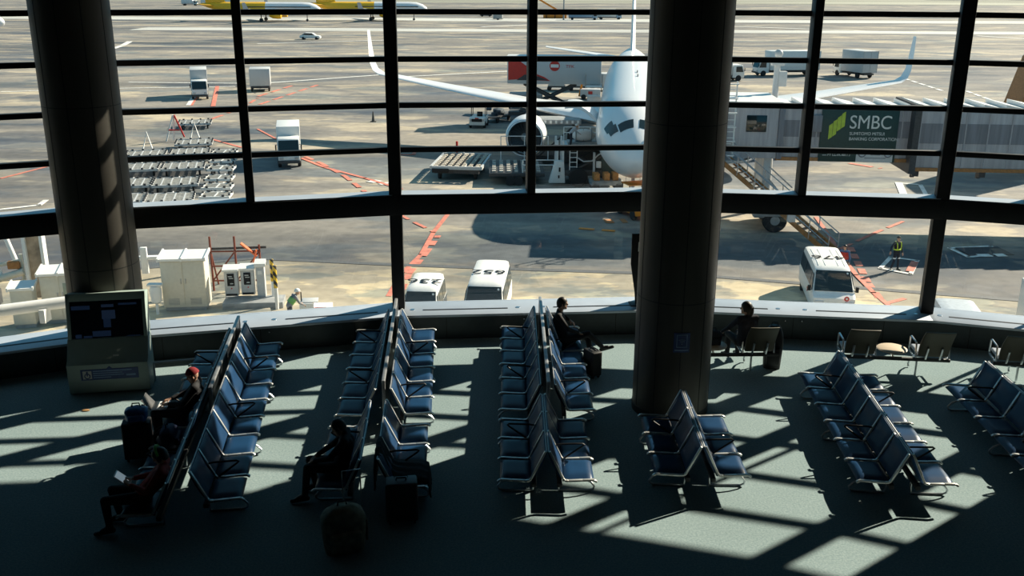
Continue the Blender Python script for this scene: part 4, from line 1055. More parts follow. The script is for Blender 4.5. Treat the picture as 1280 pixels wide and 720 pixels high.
def box_truck(label, loc, rz, L, W, Hh, boxc=None, cabc=None, cab_front=True, group='trucks on the apron', name='box_truck', mark_=None):
    """front looks along local -y"""
    o = th(name, label, 'truck', loc, rz, group)
    cl = 1.7; hl = L/2; cabc = cabc or WHITE; boxc = boxc or WHITE
    m = MB(); m.prism([(-hl, .45), (-hl, 1.15), (-hl+.30, 2.15), (-hl+.45, 2.22), (-hl+cl, 2.22), (-hl+cl, .45)], 'x', -W*.46, W*.46); build(m, 'cab', cabc, o, .06)
    m = MB(); m.prism([(-hl-.02, 1.22), (-hl+.26, 2.08), (-hl+.29, 2.08), (-hl+.05, 1.22)], 'x', -W*.42, W*.42); build(m, 'windscreen', WIND, o)
    for s in (-1, 1):
        m = MB(); m.prism([(-hl+.18, 1.25), (-hl+.42, 2.0), (-hl+1.25, 2.0), (-hl+1.25, 1.25)], 'x', s*W*.46-.01, s*W*.46+.012); build(m, 'side_window', WIND, o)
        m = MB(); m.box((s*(W*.46+.13), -hl+.05, 1.6), (.1, .1, .4)); m.bar((s*W*.44, -hl+.1, 1.8), (s*(W*.46+.13), -hl+.05, 1.78), .03, .03); build(m, 'mirror', BLACK, o, .02)
        build(MB().box((s*W*.32, -hl-.02, .78), (.3, .06, .18)), 'headlight', HUB, o, .02)
        for yy in (-hl+.85, hl-1.2): wheel(o, s*(W*.42), yy, .42, .26)
    build(MB().box((0, -hl-.03, .5), (W*.92, .14, .24)), 'bumper', DGREY, o, .03)
    build(MB().box((0, .3, .62), (W*.7, L-.8, .22)), 'chassis', DGREY, o)
    bx = build(MB().box((0, (-hl+cl+.12+hl)/2, (.85+Hh)/2), (W, L-cl-.12, Hh-.85)), 'cargo_box', boxc, o, .03)
    m = MB(); y1 = hl+.012
    for z in (.9, Hh-.05): m.box((0, hl+.008, z), (W, .03, .08))
    for x in (-W/2+.04, 0, W/2-.04): m.box((x, hl+.008, (.85+Hh)/2), (.05, .03, Hh-.85))
    build(m, 'rear_door_frame', STEEL, bx)
    if mark_: mark_(bx, W, Hh, L)
    return o
b3 = gp(360.5, 214)
box_truck('white box truck facing the terminal with long shadow, beside red lines', (b3.x-.6, b3.y+2.9, G), R(12), 5.6, 1.75, 2.9)
b4 = gp(249, 129)
box_truck('white box truck facing the camera beyond the cargo dollies', (b4.x-1.0, b4.y+3.0, G), R(17), 6.4, 1.9, 3.3, boxc=GREYW)
b5 = gp(1073, 94)
box_truck('grey box truck seen from behind, right of the curved wing tip', (b5.x, b5.y+3, G), R(200), 6.6, 2.6, 3.9, boxc=GREYW)
b6 = gp(970, 93)
box_truck('long white lorry on the far apron just right of the pillar', (b6.x+1.8, b6.y+3, G), R(-82), 9.5, 2.5, 3.6)
b7 = gp(894, 98)
box_truck('pale lorry half hidden by the pillar, above the ladder cage', (b7.x, b7.y, G), R(98), 7, 2.4, 3.4, boxc=GREYW)
b8 = gp(323, 118)
tr = th('cargo_trailer', 'white boxy covered trailer beside the first window post', 'trailer', (b8.x-.3, b8.y+1.5, G), R(12))
build(MB().box((0, 0, 1.75), (2.5, 3.4, 2.1)), 'container', GREYW, tr, .04); build(MB().box((0, 0, .55), (2.3, 3.6, .2)), 'chassis', DGREY, tr)
build(MB().tube([(0, -1.8, .5), (0, -3.0, .4)], .05, 8), 'tow_bar', DGREY, tr)
for s in (-1, 1):
    for y in (-1.1, 1.1): wheel(tr, s*1.05, y, .34, .2)
# a passenger car far out
def car(label, loc, rz, body, L=4.3, name='car', flat=False):
    o = th(name, label, 'car', loc, rz, 'small vehicles far out'); hl = L/2
    prof_ = [(-hl, .3), (-hl, .72), (-hl+.25, .85), (-hl+1.05, .95), (-hl+1.7, 1.45), (hl-1.2, 1.5), (hl-.35, 1.0), (hl, .92), (hl, .3)]
    build(MB().prism(prof_, 'x', -.84, .84), 'body', body, o, .08)
    m = MB()
    m.prism([(-hl+1.18, 1.0), (-hl+1.74, 1.40), (hl-1.25, 1.42), (hl-.55, 1.02)], 'x', -.85, .85); build(m, 'windows', WIND, o)
    for s in (-1, 1):
        for y in (-hl+.8, hl-.8): wheel(o, s*.76, y, .32, .2)
        build(MB().box((s*.6, -hl-.01, .68), (.3, .05, .14)), 'headlight', HUB, o, .02)
    return o
car('small white car driving alone on the far apron', gp(385, 52), R(88), WHITE, 4.6)
car('tiny dark car on the far apron near the top window bar', gp(604, 21), R(85), DGREY)
k2 = gp(619, 25); kk = th('cargo_trailer', 'tiny dark trailer behind the car near the top window bar', 'trailer', k2, R(85)); build(MB().box((0, 0, 1.2), (2.2, 3, 1.6)), 'container', GREYM, kk, .05); build(MB().box((0, 0, .4), (2, 3.2, .2)), 'chassis', DGREY, kk)
for s in (-1, 1): wheel(kk, s*.9, 0, .35)
# far service trucks near the tail fin
bt = mat('pale blue truck paint', (.22, .33, .45), .5)
for (px, py, rz_, lab) in ((725, 24, 88, 'pale blue service truck far out left of the tail fin'), (760, 24, 92, 'second pale service truck far out, nearest the tail fin')):
    g_ = gp(px, py); box_truck(lab, g_+Vector((0, 0 if px < 740 else 6, 0)), R(rz_), 9.5 if px < 740 else 8, 2.8, 3.4, boxc=bt if px < 740 else GREYW, cabc=bt, group='service trucks far out')
ct = th('crane', 'thin orange crane arm far out above the service trucks', 'crane', gp(690, 22), 0)
build(MB().box((0, 0, 1), (8, 3, 2)), 'base', ORANGE, ct, .1); build(MB().bar((2, 0, 2), (-7, 0, 7), .6, .6), 'boom', ORANGE, ct)
for x in (-3, 0, 3): wheel(ct, x, -1.5, .6, .3)
for px, py, hh, lab in ((701, 24, 15, 'thin pole far out left of the tail fin'), (568, 24, 0, '')):
    if hh:
        g_ = gp(px, py); o = th('lamp_mast', lab, 'pole', g_, 0); build(MB().tube([(0, 0, 0), (0, 0, hh)], .28, 8, r1=.16), 'mast', GREYM, o); build(MB().box((0, 0, hh), (2.4, .8, .4)), 'lamp_head', GREYM, o)
ww_ = gp(258, 11)
for i in range(3):
    box_truck(['leftmost of three tiny white trucks parked far out', 'middle of three tiny white trucks parked far out', 'rightmost of three tiny white trucks parked far out'][i], ww_+Vector((-9+i*9, 0, 0)), R(90), 7, 2.4, 3.2, group='tiny far white trucks')
# cone post
g_ = gp(464.5, 154); o = th('traffic_cone', 'lone dark bollard cone standing on the open apron', 'cone', g_, 0)
build(MB().lathe([(.16, .04), (.05, 1.0), (.0, 1.02)], 16), 'cone_body', DGREY, o); build(MB().box((0, 0, .03), (.55, .55, .06)), 'base', RUBBER, o, .01)

# ------------------------------------------------------------------ cargo dollies
ROLL = mat('roller bed', (.46, .44, .40), .55, .2, noise=.35, scale=6)
def dolly(label, loc, rz, W, L, big=True, bar='flat'):
    o = th('cargo_dolly', label, 'dolly', loc, rz, 'empty cargo dollies')
    z = .50
    m = MB()
    for s in (-1, 1): m.bar((s*(W/2-.05), -L/2, z), (s*(W/2-.05), L/2, z), .10, .16); m.bar((-W/2, s*(L/2-.05), z), (W/2, s*(L/2-.05), z), .10, .16)
    n_ = 5 if big else 2
    for k_ in range(1, n_): x = -W/2+W*k_/n_; m.bar((x, -L/2, z), (x, L/2, z), .09, .13)
    build(m, 'frame', WHITE if not big else GREYW, o)
    m = MB(); k_ = 0; y = -L/2+.16
    while y < L/2-.12: m.box((0, y, z+.03), (W-.22, .10, .06)); y += .19 if big else .24
    build(m, 'roller_bed', ROLL, o)
    m = MB()
    for s in (-1, 1):
        for t_ in ((-.38, -.12, .14, .38) if big else (-.3, .3)): m.box((W*t_, s*(L/2-.04), z+.12), (.16, .12, .12)); m.box((s*(W/2-.04), L*t_*.9, z+.12), (.12, .16, .12))
    build(m, 'edge_stops', DGREY, o)
    for sx in (-1, 1):
        for sy in (-1, 1): wheel(o, sx*(W/2-.35), sy*(L/2-.45), .19, .14)
    m = MB()
    if bar == 'flat': m.tube([(-.35, L/2, .42), (0, L/2+.9, .36), (.35, L/2, .42)], .045, 8); m.tube([(0, L/2+.85, .36), (0, L/2+1.3, .36)], .04, 8)
    else: m.tube([(-.4, L/2, .45), (0, L/2+.35, 1.95), (.4, L/2, .45)], .06, 8)
    build(m, 'draw_bar', WHITE, o)
    return o
big_px = [((211, 252), 0, 'flat', 'big roller dolly in the right column, nearest the transom'), ((219, 232), 1, 'flat', 'big roller dolly in the right column, second from the transom'), ((228, 212), 2, 'flat', 'big roller dolly in the right column, third from the transom'), ((236, 194), 3, 'flat', 'big roller dolly in the right column, fourth from the transom'), ((241, 182), 4, 'up', 'big roller dolly in the right column, farthest of the closely parked ones'),
          ((242, 157), 5, 'flat', 'big roller dolly standing apart behind the others, below the white truck'),
          ((150, 254), 0, 'flat', 'big roller dolly in the left column beside the pillar, nearest'), ((160, 234), 1, 'flat', 'big roller dolly in the left column beside the pillar, second'), ((171, 214), 2, 'flat', 'big roller dolly in the left column beside the pillar, third'), ((181, 197), 3, 'up', 'big roller dolly in the left column with raised draw bar')]
dp = {}
for (px, py), i, bar, lab in big_px:
    g_ = P(px, py, G+.5); g_.z = G
    if bar in dp: tree(dp[bar], lab, g_, R(14))
    else: dp[bar] = dolly(lab, g_, R(14), 3.0, 2.7, True, bar)
sm_px = [(269, 248), (271, 237), (273, 226), (275, 214), (277, 204), (279, 194)]
names = ['nearest', 'second', 'third', 'fourth', 'fifth', 'farthest']
for (px, py), nm in zip(sm_px, names):
    g_ = P(px, py, G+.5); g_.z = G; lab = 'small white container dolly, %s in the right hand line of six' % nm
    if 's' in dp: tree(dp['s'], lab, g_, R(5))
    else: dp['s'] = dolly(lab, g_, R(5), 1.9, 1.55, False)
# raised red and white barrier arms by the dollies
o = th('barrier_trestle', 'folded white and red trestle standing among the dollies', 'trestle', gp(218, 181), R(10))
m = MB(); m.bar((-.8, 0, 0), (-.05, 0, 2.3), .16, .12); m.bar((-.25, .5, 0), (.0, .1, 2.2), .14, .12); build(m, 'white_leg', WHITE, o)
m = MB(); m.bar((.75, 0, 0.35), (.05, 0, 2.3), .14, .12); m.bar((-.5, -.1, 1.0), (.4, -.1, 1.0), .12, .1); build(m, 'red_leg', RED, o)

# ------------------------------------------------------------------ tug and covered trains
def tug(label, loc, rz, body=WHITE):
    o = th('tow_tractor', label, 'tractor', loc, rz)
    m = MB(); m.prism([(-1.4, .3), (-1.4, 1.0), (-.5, 1.05), (-.3, .75), (.6, .75), (.7, 1.0), (1.4, 1.0), (1.4, .3)], 'x', -.75, .75); build(m, 'body', body, o, .05)
    m = MB()
    for s in (-1, 1):
        m.bar((s*.68, -.45, 1.0), (s*.66, -.25, 1.95), .06, .06); m.bar((s*.68, .7, 1.0), (s*.66, .7, 1.95), .06, .06)
    build(m, 'cab_post', BLACK, o); build(MB().box((0, .22, 1.98), (1.45, 1.2, .07)), 'roof', body, o, .03)
    m = MB(); m.box((0, .45, .85), (.55, .5, .12)); m.box((0, .68, 1.1), (.55, .1, .5)); build(m, 'seat', BLACK, o, .04)
    m = MB(); m.tube([(0, -.35, .9), (0, -.15, 1.2)], .03, 8); m.lathe([(.18, -.02), (.2, 0), (.18, .02)], 16, c=(0, -.13, 1.22)); build(m, 'steering_wheel', BLACK, o)
    m = MB(); m.box((0, -1.42, .78), (1.0, .05, .28)); build(m, 'grille', BLACK, o)
    build(MB().box((0, -1.42, .98), (.35, .04, .1)), 'red_plate', RED, o)
    for s in (-1, 1):
        build(MB().box((s*.6, -1.42, .8), (.2, .06, .2)), 'headlight', HUB, o, .02)
        for y in (-.95, .9): wheel(o, s*.68, y, .34, .22)
    return o
tp = gp(596, 161)
tug('white tow tractor pulling baggage carts behind the pallet dollies', tp+Vector((0, 1.3, 0)), R(-6))
bd = mat('dark baggage heap', (.06, .08, .10), .7, noise=.6, scale=4)
for i, lab in enumerate(('baggage cart piled with dark bags right behind the tow tractor', 'covered grey baggage cart beside the engine')):
    c = gp((619, 655)[i], (154, 144)[i]); o = th('baggage_cart', lab, 'cart', c+Vector((0, 1.4, 0)), R(-80 if i else -30))
    build(MB().box((0, 0, .52), (1.7, 3.4, .14)), 'deck', DGREY, o)
    for s in (-1, 1):
        for y in (-1.1, 1.1): wheel(o, s*.7, y, .25, .16)
    if i == 0:
        rnd = random.Random(3)
        for k_ in range(9):
            build(MB().box((rnd.uniform(-.5, .5), rnd.uniform(-1.3, 1.3), .72+.32*(k_//4)), (.55, .8, .3), rot=(0, 0, rnd.uniform(-.6, .6))), 'bag_load', bd, o, .08)
    else:
        build(MB().prism([(-.85, .6), (.85, .6), (.85, 2.0), (.5, 2.25), (-.5, 2.25), (-.85, 2.0)], 'y', -1.65, 1.65), 'canopy', GREYM, o, .04)
        build(MB().box((0, -1.68, 1.0), (1.2, .05, .5)), 'orange_panel', ORANGE, o)
# ------------------------------------------------------------------ roller trailer and container loader
rt = th('roller_trailer', 'low roller bed trailer left of the container loader', 'trailer', (-3.75, 71.6, G), R(-6))
m = MB(); z = .95
for s in (-1, 1): m.box((0, s*2.75, z), (3.7, .16, .22)); m.box((s*1.8, 0, z), (.16, 5.6, .22))
for x in (-.6, .6): m.box((x, 0, z), (.12, 5.5, .18))
build(m, 'frame', GREYW, rt)
m = MB()
for k_ in range(7):
    for j in range(9): m.box((-1.5+k_*.5, -2.4+j*.6, z+.09), (.26, .36, .08))
build(m, 'roller_bed', mat('worn beige rollers', (.50, .44, .36), .6, noise=.4, scale=5), rt)
build(MB().box((-1.1, -2.86, .75), (1.2, .1, .3)), 'control_box', BLACK, rt, .02)
build(MB().box((0, 0, .62), (3.2, 4.8, .3)), 'underframe', DGREY, rt)
for x in (-1.3, 1.3):
    for s in (-1, 1): wheel(rt, x, s*1.9, .3, .22)
m = MB(); m.box((-.9, 2.75, 1.25), (1.3, .1, .35)); build(m, 'end_stop', GREYW, rt); m = MB(); m.tube([(-.8, 2.75, 1.1), (-.8, 2.75, 1.95)], .09, 8); build(m, 'post', RED, rt)
ld = th('container_loader', 'tall white container loader with railings beside the airliner nose', 'loader', (2.6, 67.6, G), R(1))
m = MB(); m.box((-2.3, 2.4, .75), (3.9, 5.0, .25)); m.box((2.0, .9, .95), (3.6, 2.6, .4)); build(m, 'chassis', DGREY, ld, .03)
m = MB()
for k_ in range(7):
    for j in range(6): m.box((-3.9+k_*.52, .4+j*.78, .93), (.26, .42, .10))
build(m, 'rear_rollers', ROLL, ld)
m = MB()
def rail(a, b, h0, hs):
    a, b = Vector(a), Vector(b); L = (b-a).length; n_ = max(2, int(L/1.4)+1)
    for k_ in range(n_): p_ = a+(b-a)*k_/(n_-1); m.tube([p_+Vector((0, 0, h0)), p_+Vector((0, 0, hs))], .035, 6)
    for q in (hs, (h0+hs)/2+.1): m.tube([a+Vector((0, 0, q)), b+Vector((0, 0, q))], .035, 6)
rail((-3.4, 4.7, 0), (.1, 4.7, 0), .9, 2.7); rail((-1.9, -.1, 0), (.3, -.1, 0), .9, 1.8); build(m, 'railing', WHITE, ld)
m = MB(); m.prism([(-.1, .25), (1.05, .25), (.95, 1.75), (.35, 1.8)], 'y', -.45, .1); build(m, 'front_column', WHITE, ld, .04)
m = MB(); m.box((.65, -.48, 1.2), (.12, .05, .3)); m.box((.6, -.48, .7), (.1, .05, .2)); build(m, 'column_slots', BLACK, ld)
m = MB()
for x in (.5, .9): m.box((x, 0, 2.2), (.14, .2, 1.9)); m.box((x, 2.0, 2.2), (.14, .2, 1.9))
build(m, 'lift_mast', WHITE, ld, .01)
m = MB()
for s in (1.35, 1.85): m.bar((s, -.3, .5), (s, -.3, 2.6), .06, .06)
for k_ in range(6): m.bar((1.35, -.3, .7+.33*k_), (1.85, -.3, .7+.33*k_), .05, .05)
build(m, 'ladder', WHITE, ld)
m = MB(); m.box((3.0, 1.2, 2.62), (4.2, 3.0, .22)); build(m, 'platform', GREYW, ld, .02)
m = MB(); m.box((2.6, 2.7, 1.6), (3.4, .15, 1.9)); build(m, 'rear_panel', DGREY, ld); m = MB(); m.bar((1.2, -.2, .9), (4.2, -.2, 2.4), .14, .12); m.bar((4.2, -.2, .9), (1.2, -.2, 2.4), .14, .12); m.bar((1.2, 2.5, .9), (4.2, 2.5, 2.4), .14, .12); build(m, 'scissor_arm', DGREY, ld)
m = MB(); m.tube([(1.9, -.35, 2.0), (2.3, -.4, 1.75), (2.9, -.4, 1.8), (3.3, -.35, 2.2), (3.7, -.3, 2.4)], .05, 8); build(m, 'hose', GREYW, ld)
m = MB(); m.box((3.35, -.38, 1.55), (.34, .2, .45)); build(m, 'electric_box', WHITE, ld, .02)
m = MB(); m.prism([(2.95, .45), (2.95, 2.4), (3.1, 2.4), (3.1, .6), (3.9, .6), (3.9, .45)], 'y', -.5, -.35); build(m, 'mudguard', GREYW, ld)
m = MB(); m.box((4.05, .9, 1.35), (1.0, 2.6, 2.2)); build(m, 'engine_cover', GREENP, ld, .05)
for x, y in ((1.95, -.45), (1.95, 2.3), (-2.2, -.15), (-2.75, -.15), (-2.2, 4.6), (-2.75, 4.6)): wheel_y(ld, x, y, .66 if x > 0 else .34, .36 if x > 0 else .22)
m = MB(); rail((1.1, 2.6, 0), (4.9, 2.6, 0), 2.7, 3.7); build(m, 'railing', WHITE, ld)
# freight unit on the loader and the upper conveyor
fu = th('freight_unit', 'white machine unit standing on the loader platform by the worker', 'cargo', (2.6+2.35, 67.6+1.2, G+2.73), R(1))
m = MB(); m.box((0, 0, .1), (2.2, 1.4, .2)); build(m, 'pallet', GREYM, fu)
m = MB(); m.ball((0, 0, .62), .5, sc=(1.7, 1.0, .85), seg=20); build(m, 'wrapped_load', WHITE, fu)
m = MB()
for x in (-.55, .0, .55): m.lathe([(.44, -.03), (.47, 0), (.44, .03)], 20, M=Matrix.Translation((x, 0, .6)) @ Matrix.Rotation(R(90), 4, 'Y'))
build(m, 'strap', GREYM, fu)
cv = th('belt_loader', 'grey roller bridge reaching up to the open cargo door', 'loader', (3.2, 76.5, G), R(2))
m = MB(); m.box((.1, 0, 3.3), (3.8, 2.3, .35)); build(m, 'bridge', GREYM, cv, .03)
m = MB()
for k_ in range(9): m.box((-1.6+k_*.42, -1.17, 3.32), (.16, .06, .22))
build(m, 'bridge_slot', WHITE, cv)
m = MB()
for x in (-1.5, 1.6):
    for y in (-.9, .9): m.bar((x, y, .2), (x, y, 3.2), .16, .16)
m.bar((-1.5, -.9, .4), (1.6, -.9, 3.1), .1, .1); build(m, 'support', DGREY, cv)
build(MB().box((0, 0, .55), (4.2, 2.2, .35)), 'chassis', DGREY, cv)
for x in (-1.5, 1.5):
    for s in (-1, 1): wheel(cv, x, s*1.05, .35, .22)

# catering truck raised to the far door of the airliner
cx = th('catering_truck', 'raised white catering truck with red swoosh and round logo, behind the wing', 'truck', (4.1, 99, G), R(-4))
m = MB(); m.box((0, 0, 5.1), (9.2, 2.5, 2.5)); bx = build(m, 'cargo_box', GREYW, cx, .05)
build(MB().box((0, 0, 6.42), (9.4, 2.6, .14)), 'box_roof', WHITE, bx, .03)
m = MB(); m.prism([(-4.5, 4.2), (-4.5, 6.1), (-3.4, 6.05), (-2.6, 5.5), (-2.0, 4.7), (-2.9, 4.35)], 'y', -1.275, -1.255); build(m, 'red_swoosh', RED, bx)
m = MB(); m.prism([(-3.7, 4.2), (-2.9, 4.75), (-1.6, 4.6), (-.5, 4.2)], 'y', -1.29, -1.26); build(m, 'dark_swoosh', DGREY, bx)
m = MB(); m.prism([(-2.0, 4.2), (-1.7, 4.8), (-1.0, 4.55), (-.35, 4.15)], 'y', -1.285, -1.258); build(m, 'red_swoosh', RED, bx)
m = MB(); m.lathe([(.5, -.01), (.5, .01)], 28, M=Matrix.Translation((.05, -1.26, 5.6)) @ Matrix.Rotation(R(90), 4, 'X')); rd = build(m, 'round_logo', RED, bx)
m = MB(); m.box((.05, -1.275, 5.6), (.78, .01, .30)); build(m, 'logo_band', WHITE, rd)
text('TFK', .42, 'logo_letters', RED, bx, Matrix.Translation((1.55, -1.27, 5.55)) @ Matrix.Rotation(R(90), 4, 'X'), .004, sx=1.2)
m = MB(); m.box((3.9, -1.0, 3.75), (1.7, 3.4, .12)); build(m, 'front_platform', WHITE, cx, .03)
m = MB()
for x in (3.1, 4.7): m.tube([(x, -2.6, 3.8), (x, -2.6, 4.9)], .04, 6); m.tube([(x, -1.4, 3.8), (x, -1.4, 4.9)], .04, 6); m.tube([(x, -2.6, 4.9), (x, -1.4, 4.9)], .04, 6)
build(m, 'platform_rail', GREYM, cx)
m = MB(); m.bar((-3.4, -.7, 1.1), (2.2, -.7, 3.8), .3, .25); m.bar((2.6, -.7, 1.1), (-3.0, -.7, 3.8), .3, .25); m.bar((-3.4, .7, 1.1), (2.2, .7, 3.8), .3, .25); m.bar((2.6, .7, 1.1), (-3.0, .7, 3.8), .3, .25); build(m, 'scissor_lift', DGREY, cx)
m = MB(); m.box((-.3, 0, .9), (8.4, 2.2, .35)); build(m, 'chassis', DGREY, cx)
m = MB(); m.prism([(3.3, .5), (3.3, 2.6), (4.6, 2.6), (5.1, 1.5), (5.1, .5)], 'y', -1.15, 1.15); build(m, 'cab', WHITE, cx, .05)
for x in (-3, -1.8, 4.1):
    for s in (-1, 1): 
        Mx = Matrix.Translation((x, s*1.05, .48)) @ Matrix.Rotation(R(90), 4, 'X')
        build(MB().lathe([(.2, -.15), (.45, -.15), (.48, 0), (.45, .15), (.2, .15)], 20, M=Mx), 'wheel', RUBBER, cx)
# baggage train behind the catering truck and service cart
for i, lab in enumerate(('leftmost white container on the far train under the catering truck', 'middle white container on the far train under the catering truck', 'rightmost white container on the far train under the catering truck')):
    c = gp((693, 720, 747)[i], (112, 112, 112)[i]); o = th('container_dolly', lab, 'dolly', c, R(90-4), 'white containers on a far train')
    build(MB().prism([(-1.0, .6), (1.0, .6), (1.0, 2.2), (-1.0, 2.2)], 'y', -1.0, 1.0), 'container', GREYW, o, .04); build(MB().box((0, 0, .5), (2.0, 2.2, .16)), 'deck', DGREY, o)
    for s in (-1, 1):
        for y in (-.9, .9): wheel(o, s*.8, y, .28, .16)
o = th('service_cart', 'small grey service cart on the apron beside the airliner fuselage', 'cart', gp(736, 124)+Vector((0, 1, 0)), R(-4))
m = MB(); m.box((0, 0, .75), (2.4, 1.3, .9)); build(m, 'cart_body', GREYW, o, .04); m = MB(); m.box((0, -.66, .8), (.5, .04, .35)); build(m, 'red_panel', RED, o)
for x in (-.8, .8):
    build(MB().lathe([(.1, -.7), (.3, -.7), (.3, .7), (.1, .7)], 16, M=Matrix.Translation((x, 0, .3)) @ Matrix.Rotation(R(90), 4, 'X')), 'wheel', RUBBER, o)
m = MB(); m.bar((-1.3, 0, .3), (-.8, 0, 2.9), .35, .25); build(m, 'orange_arm', ORANGE, o)

# ------------------------------------------------------------------ boarding bridge
jb = th('boarding_bridge', 'grey boarding bridge with the dark green bank panel at right', 'bridge', (13.2, 56.4, G), R(-4))
def section(x0, x1, z0, z1, yo, ribs):
    m = MB(); m.box(((x0+x1)/2, 1.6+yo, (z0+z1)/2), (x1-x0, 3.0, z1-z0)); b_ = build(m, 'tunnel', TUNNEL, jb, .02)
    m = MB(); h_ = z1-z0; m.box(((x0+x1)/2, .10+yo-.012, z0+h_*.60), (x1-x0, .03, h_*.34)); build(m, 'dark_stripe', TUNNELD, b_)
    m = MB(); x = x0+.3
    while x < x1-.1: m.box((x, .075+yo, (z0+z1)/2), (.07, .06, h_)); x += ribs
    build(m, 'cladding_rib', TUNNEL, b_)
    m = MB(); m.box(((x0+x1)/2, .08+yo, z0-.06), (x1-x0, .22, .2)); build(m, 'orange_rail', RUST, b_)
    m = MB(); x = x0
    while x < x1-.2: xe = min(x+1.15, x1); m.prism([(x+.02, z1), (xe, z1), (xe, z1+.10), (x+.02, z1+.34)], 'y', yo+.05, 3.1+yo); x += 1.2
    build(m, 'roof_panel', WHITE, b_)
    return b_
t1 = section(2.0, 9.6, 4.05, 6.85, 0, .95); t2 = section(9.5, 33, 3.65, 6.95, -.5, 1.25)
m = MB(); m.box((9.55, 1.3, 5.3), (.35, 3.9, 3.9)); build(m, 'joint_frame', DGREY, jb)
for x in (9.9, 13.6, 17):
    m = MB(); m.box((x, -.1, 3.35), (.35, .4, .4)); m.box((x, .3, 3.15), (.2, .2, .3)); build(m, 'roller_bracket', DGREY, jb)
m = MB(); m.box((-.3, 2.2, 5.55), (4.6, 4.6, 3.1)); cabo = build(m, 'cab', TUNNEL, jb, .05)
m = MB(); m.box((-.3, 2.2, 7.16), (4.9, 4.9, .16)); build(m, 'cab_roof', WHITE, cabo)
m = MB(); m.box((.75, -.12, 6.0), (1.15, .06, .95)); wi = build(m, 'cab_window', WIND, cabo, .05)
m = MB(); m.box((-1.35, -.12, 5.35), (.95, .06, 2.2)); dr_ = build(m, 'cab_door', GREYW, cabo, .02); build(MB().box((-1.35, -.16, 5.75), (.5, .03, .9)), 'door_window', WIND, dr_)
m = MB(); m.box((2.15, -.12, 5.5), (.3, .1, 3.0)); m.box((4.05, -.14, 6.05), (.75, .04, .95)); build(m, 'tunnel_window', TUNNELD, cabo, .03)
# bank panel
m = MB(); m.box((6.55, -.0, 5.35), (4.3, .10, 2.95)); sg = build(m, 'bank_panel', GREENP, jb, .01)
Mtx = lambda x, z: Matrix.Translation((x, -.058, z)) @ Matrix.Rotation(R(90), 4, 'X')
LETTER = mat('silver lettering', (.66, .68, .66), .5)
text('SMBC', 1.08, 'letters', LETTER, sg, Mtx(7.15, 6.12), .004, sx=.88)
text('SUMITOMO MITSUI', .25, 'letters', LETTER, sg, Mtx(6.02, 5.50), .004, 'LEFT', .92)
text('BANKING CORPORATION', .25, 'letters', LETTER, sg, Mtx(6.02, 5.20), .004, 'LEFT', .92)
text('\u4e09\u4e95\u4f4f\u53cb\u9280\u884c', .34, 'letters', LETTER, sg, Mtx(4.6, 4.34), .004, 'LEFT', .8)
m = MB()
for k_ in range(4):
    x = 4.85+k_*.22; z0 = 5.15+.17*k_+(.12 if k_ > 1 else 0); z1 = 5.95+.22*k_
    m.prism([(x, z0), (x+.20, z0+.14), (x+.20, z1+.14), (x, z1)], 'y', -.062, -.05)
build(m, 'lime_emblem', LIME, sg)
m = MB(); m.box((7.55, -.055, 4.28), (2.05, .02, .78)); wb = build(m, 'white_notice', GREYW, sg)
for x in (6.85, 8.3):
    m = MB(); pts_ = [(x+.2*math.cos(R(a)), -.072, 4.38+.2*math.sin(R(a))) for a in range(0, 361, 24)]; m.tube(pts_, .04, 6); build(m, 'ring_emblem', TUNNELD, wb)
m = MB(); m.box((7.6, -.07, 4.33), (.55, .01, .1)); m.box((7.6, -.07, 4.12), (1.2, .01, .05)); build(m, 'print_line', TUNNELD, wb)
# drive column with bogie
m = MB(); m.box((1.6, .4, 3.1), (.42, .42, 2.4)); m.box((1.6, 2.9, 3.1), (.42, .42, 2.4)); m.box((1.6, 1.6, 1.75), (.5, 3.0, .3)); build(m, 'drive_column', GREYW, jb, .02)
m = MB(); m.bar((1.6, -.5, 2.9), (2.9, -.5, 1.4), .1, .1); m.bar((1.6, -.5, 3.6), (3.0, -.5, 2.4), .08, .08); m.bar((2.9, -.5, 1.4), (2.3, -.5, .9), .1, .1); build(m, 'brace', STEEL, jb)
m = MB(); m.box((1.95, .1, 1.0), (2.4, 3.6, .3)); m.box((1.95, -1.75, 1.2), (2.6, .1, .5)); bo = build(m, 'wheel_bogie', GREYM, jb, .03)
for y in (-1.5, 1.6): 
    Mx = Matrix.Translation((1.95, y, .70)) @ Matrix.Rotation(R(90), 4, 'X')
    w_ = build(MB().lathe([(.2, -.22), (.64, -.22), (.70, -.14), (.70, .14), (.64, .22), (.2, .22)], 26, M=Mx), 'wheel', RUBBER, jb)
    build(MB().lathe([(0, -.12), (.10, -.2), (.27, -.2), (.27, .24), (.12, .26), (0, .22)], 18, M=Mx), 'hub', GREYM, w_)
# ladder cage
m = MB()
for x in (-1.9, -1.3, -.55): m.tube([(x, -.5, 4.0), (x, -.5, 8.4)], .045, 6)
for z in (4.3, 5.1, 5.9, 6.7, 7.5, 8.3): m.tube([(-1.9, -.5, z), (-1.9, -1.1, z), (-.55, -1.1, z), (-.55, -.5, z)], .035, 6)
for k_ in range(12): m.tube([(-1.3, -.5, 4.2+.34*k_), (-.55, -.5, 4.2+.34*k_)], .025, 6)
build(m, 'ladder_cage', WHITE, jb)
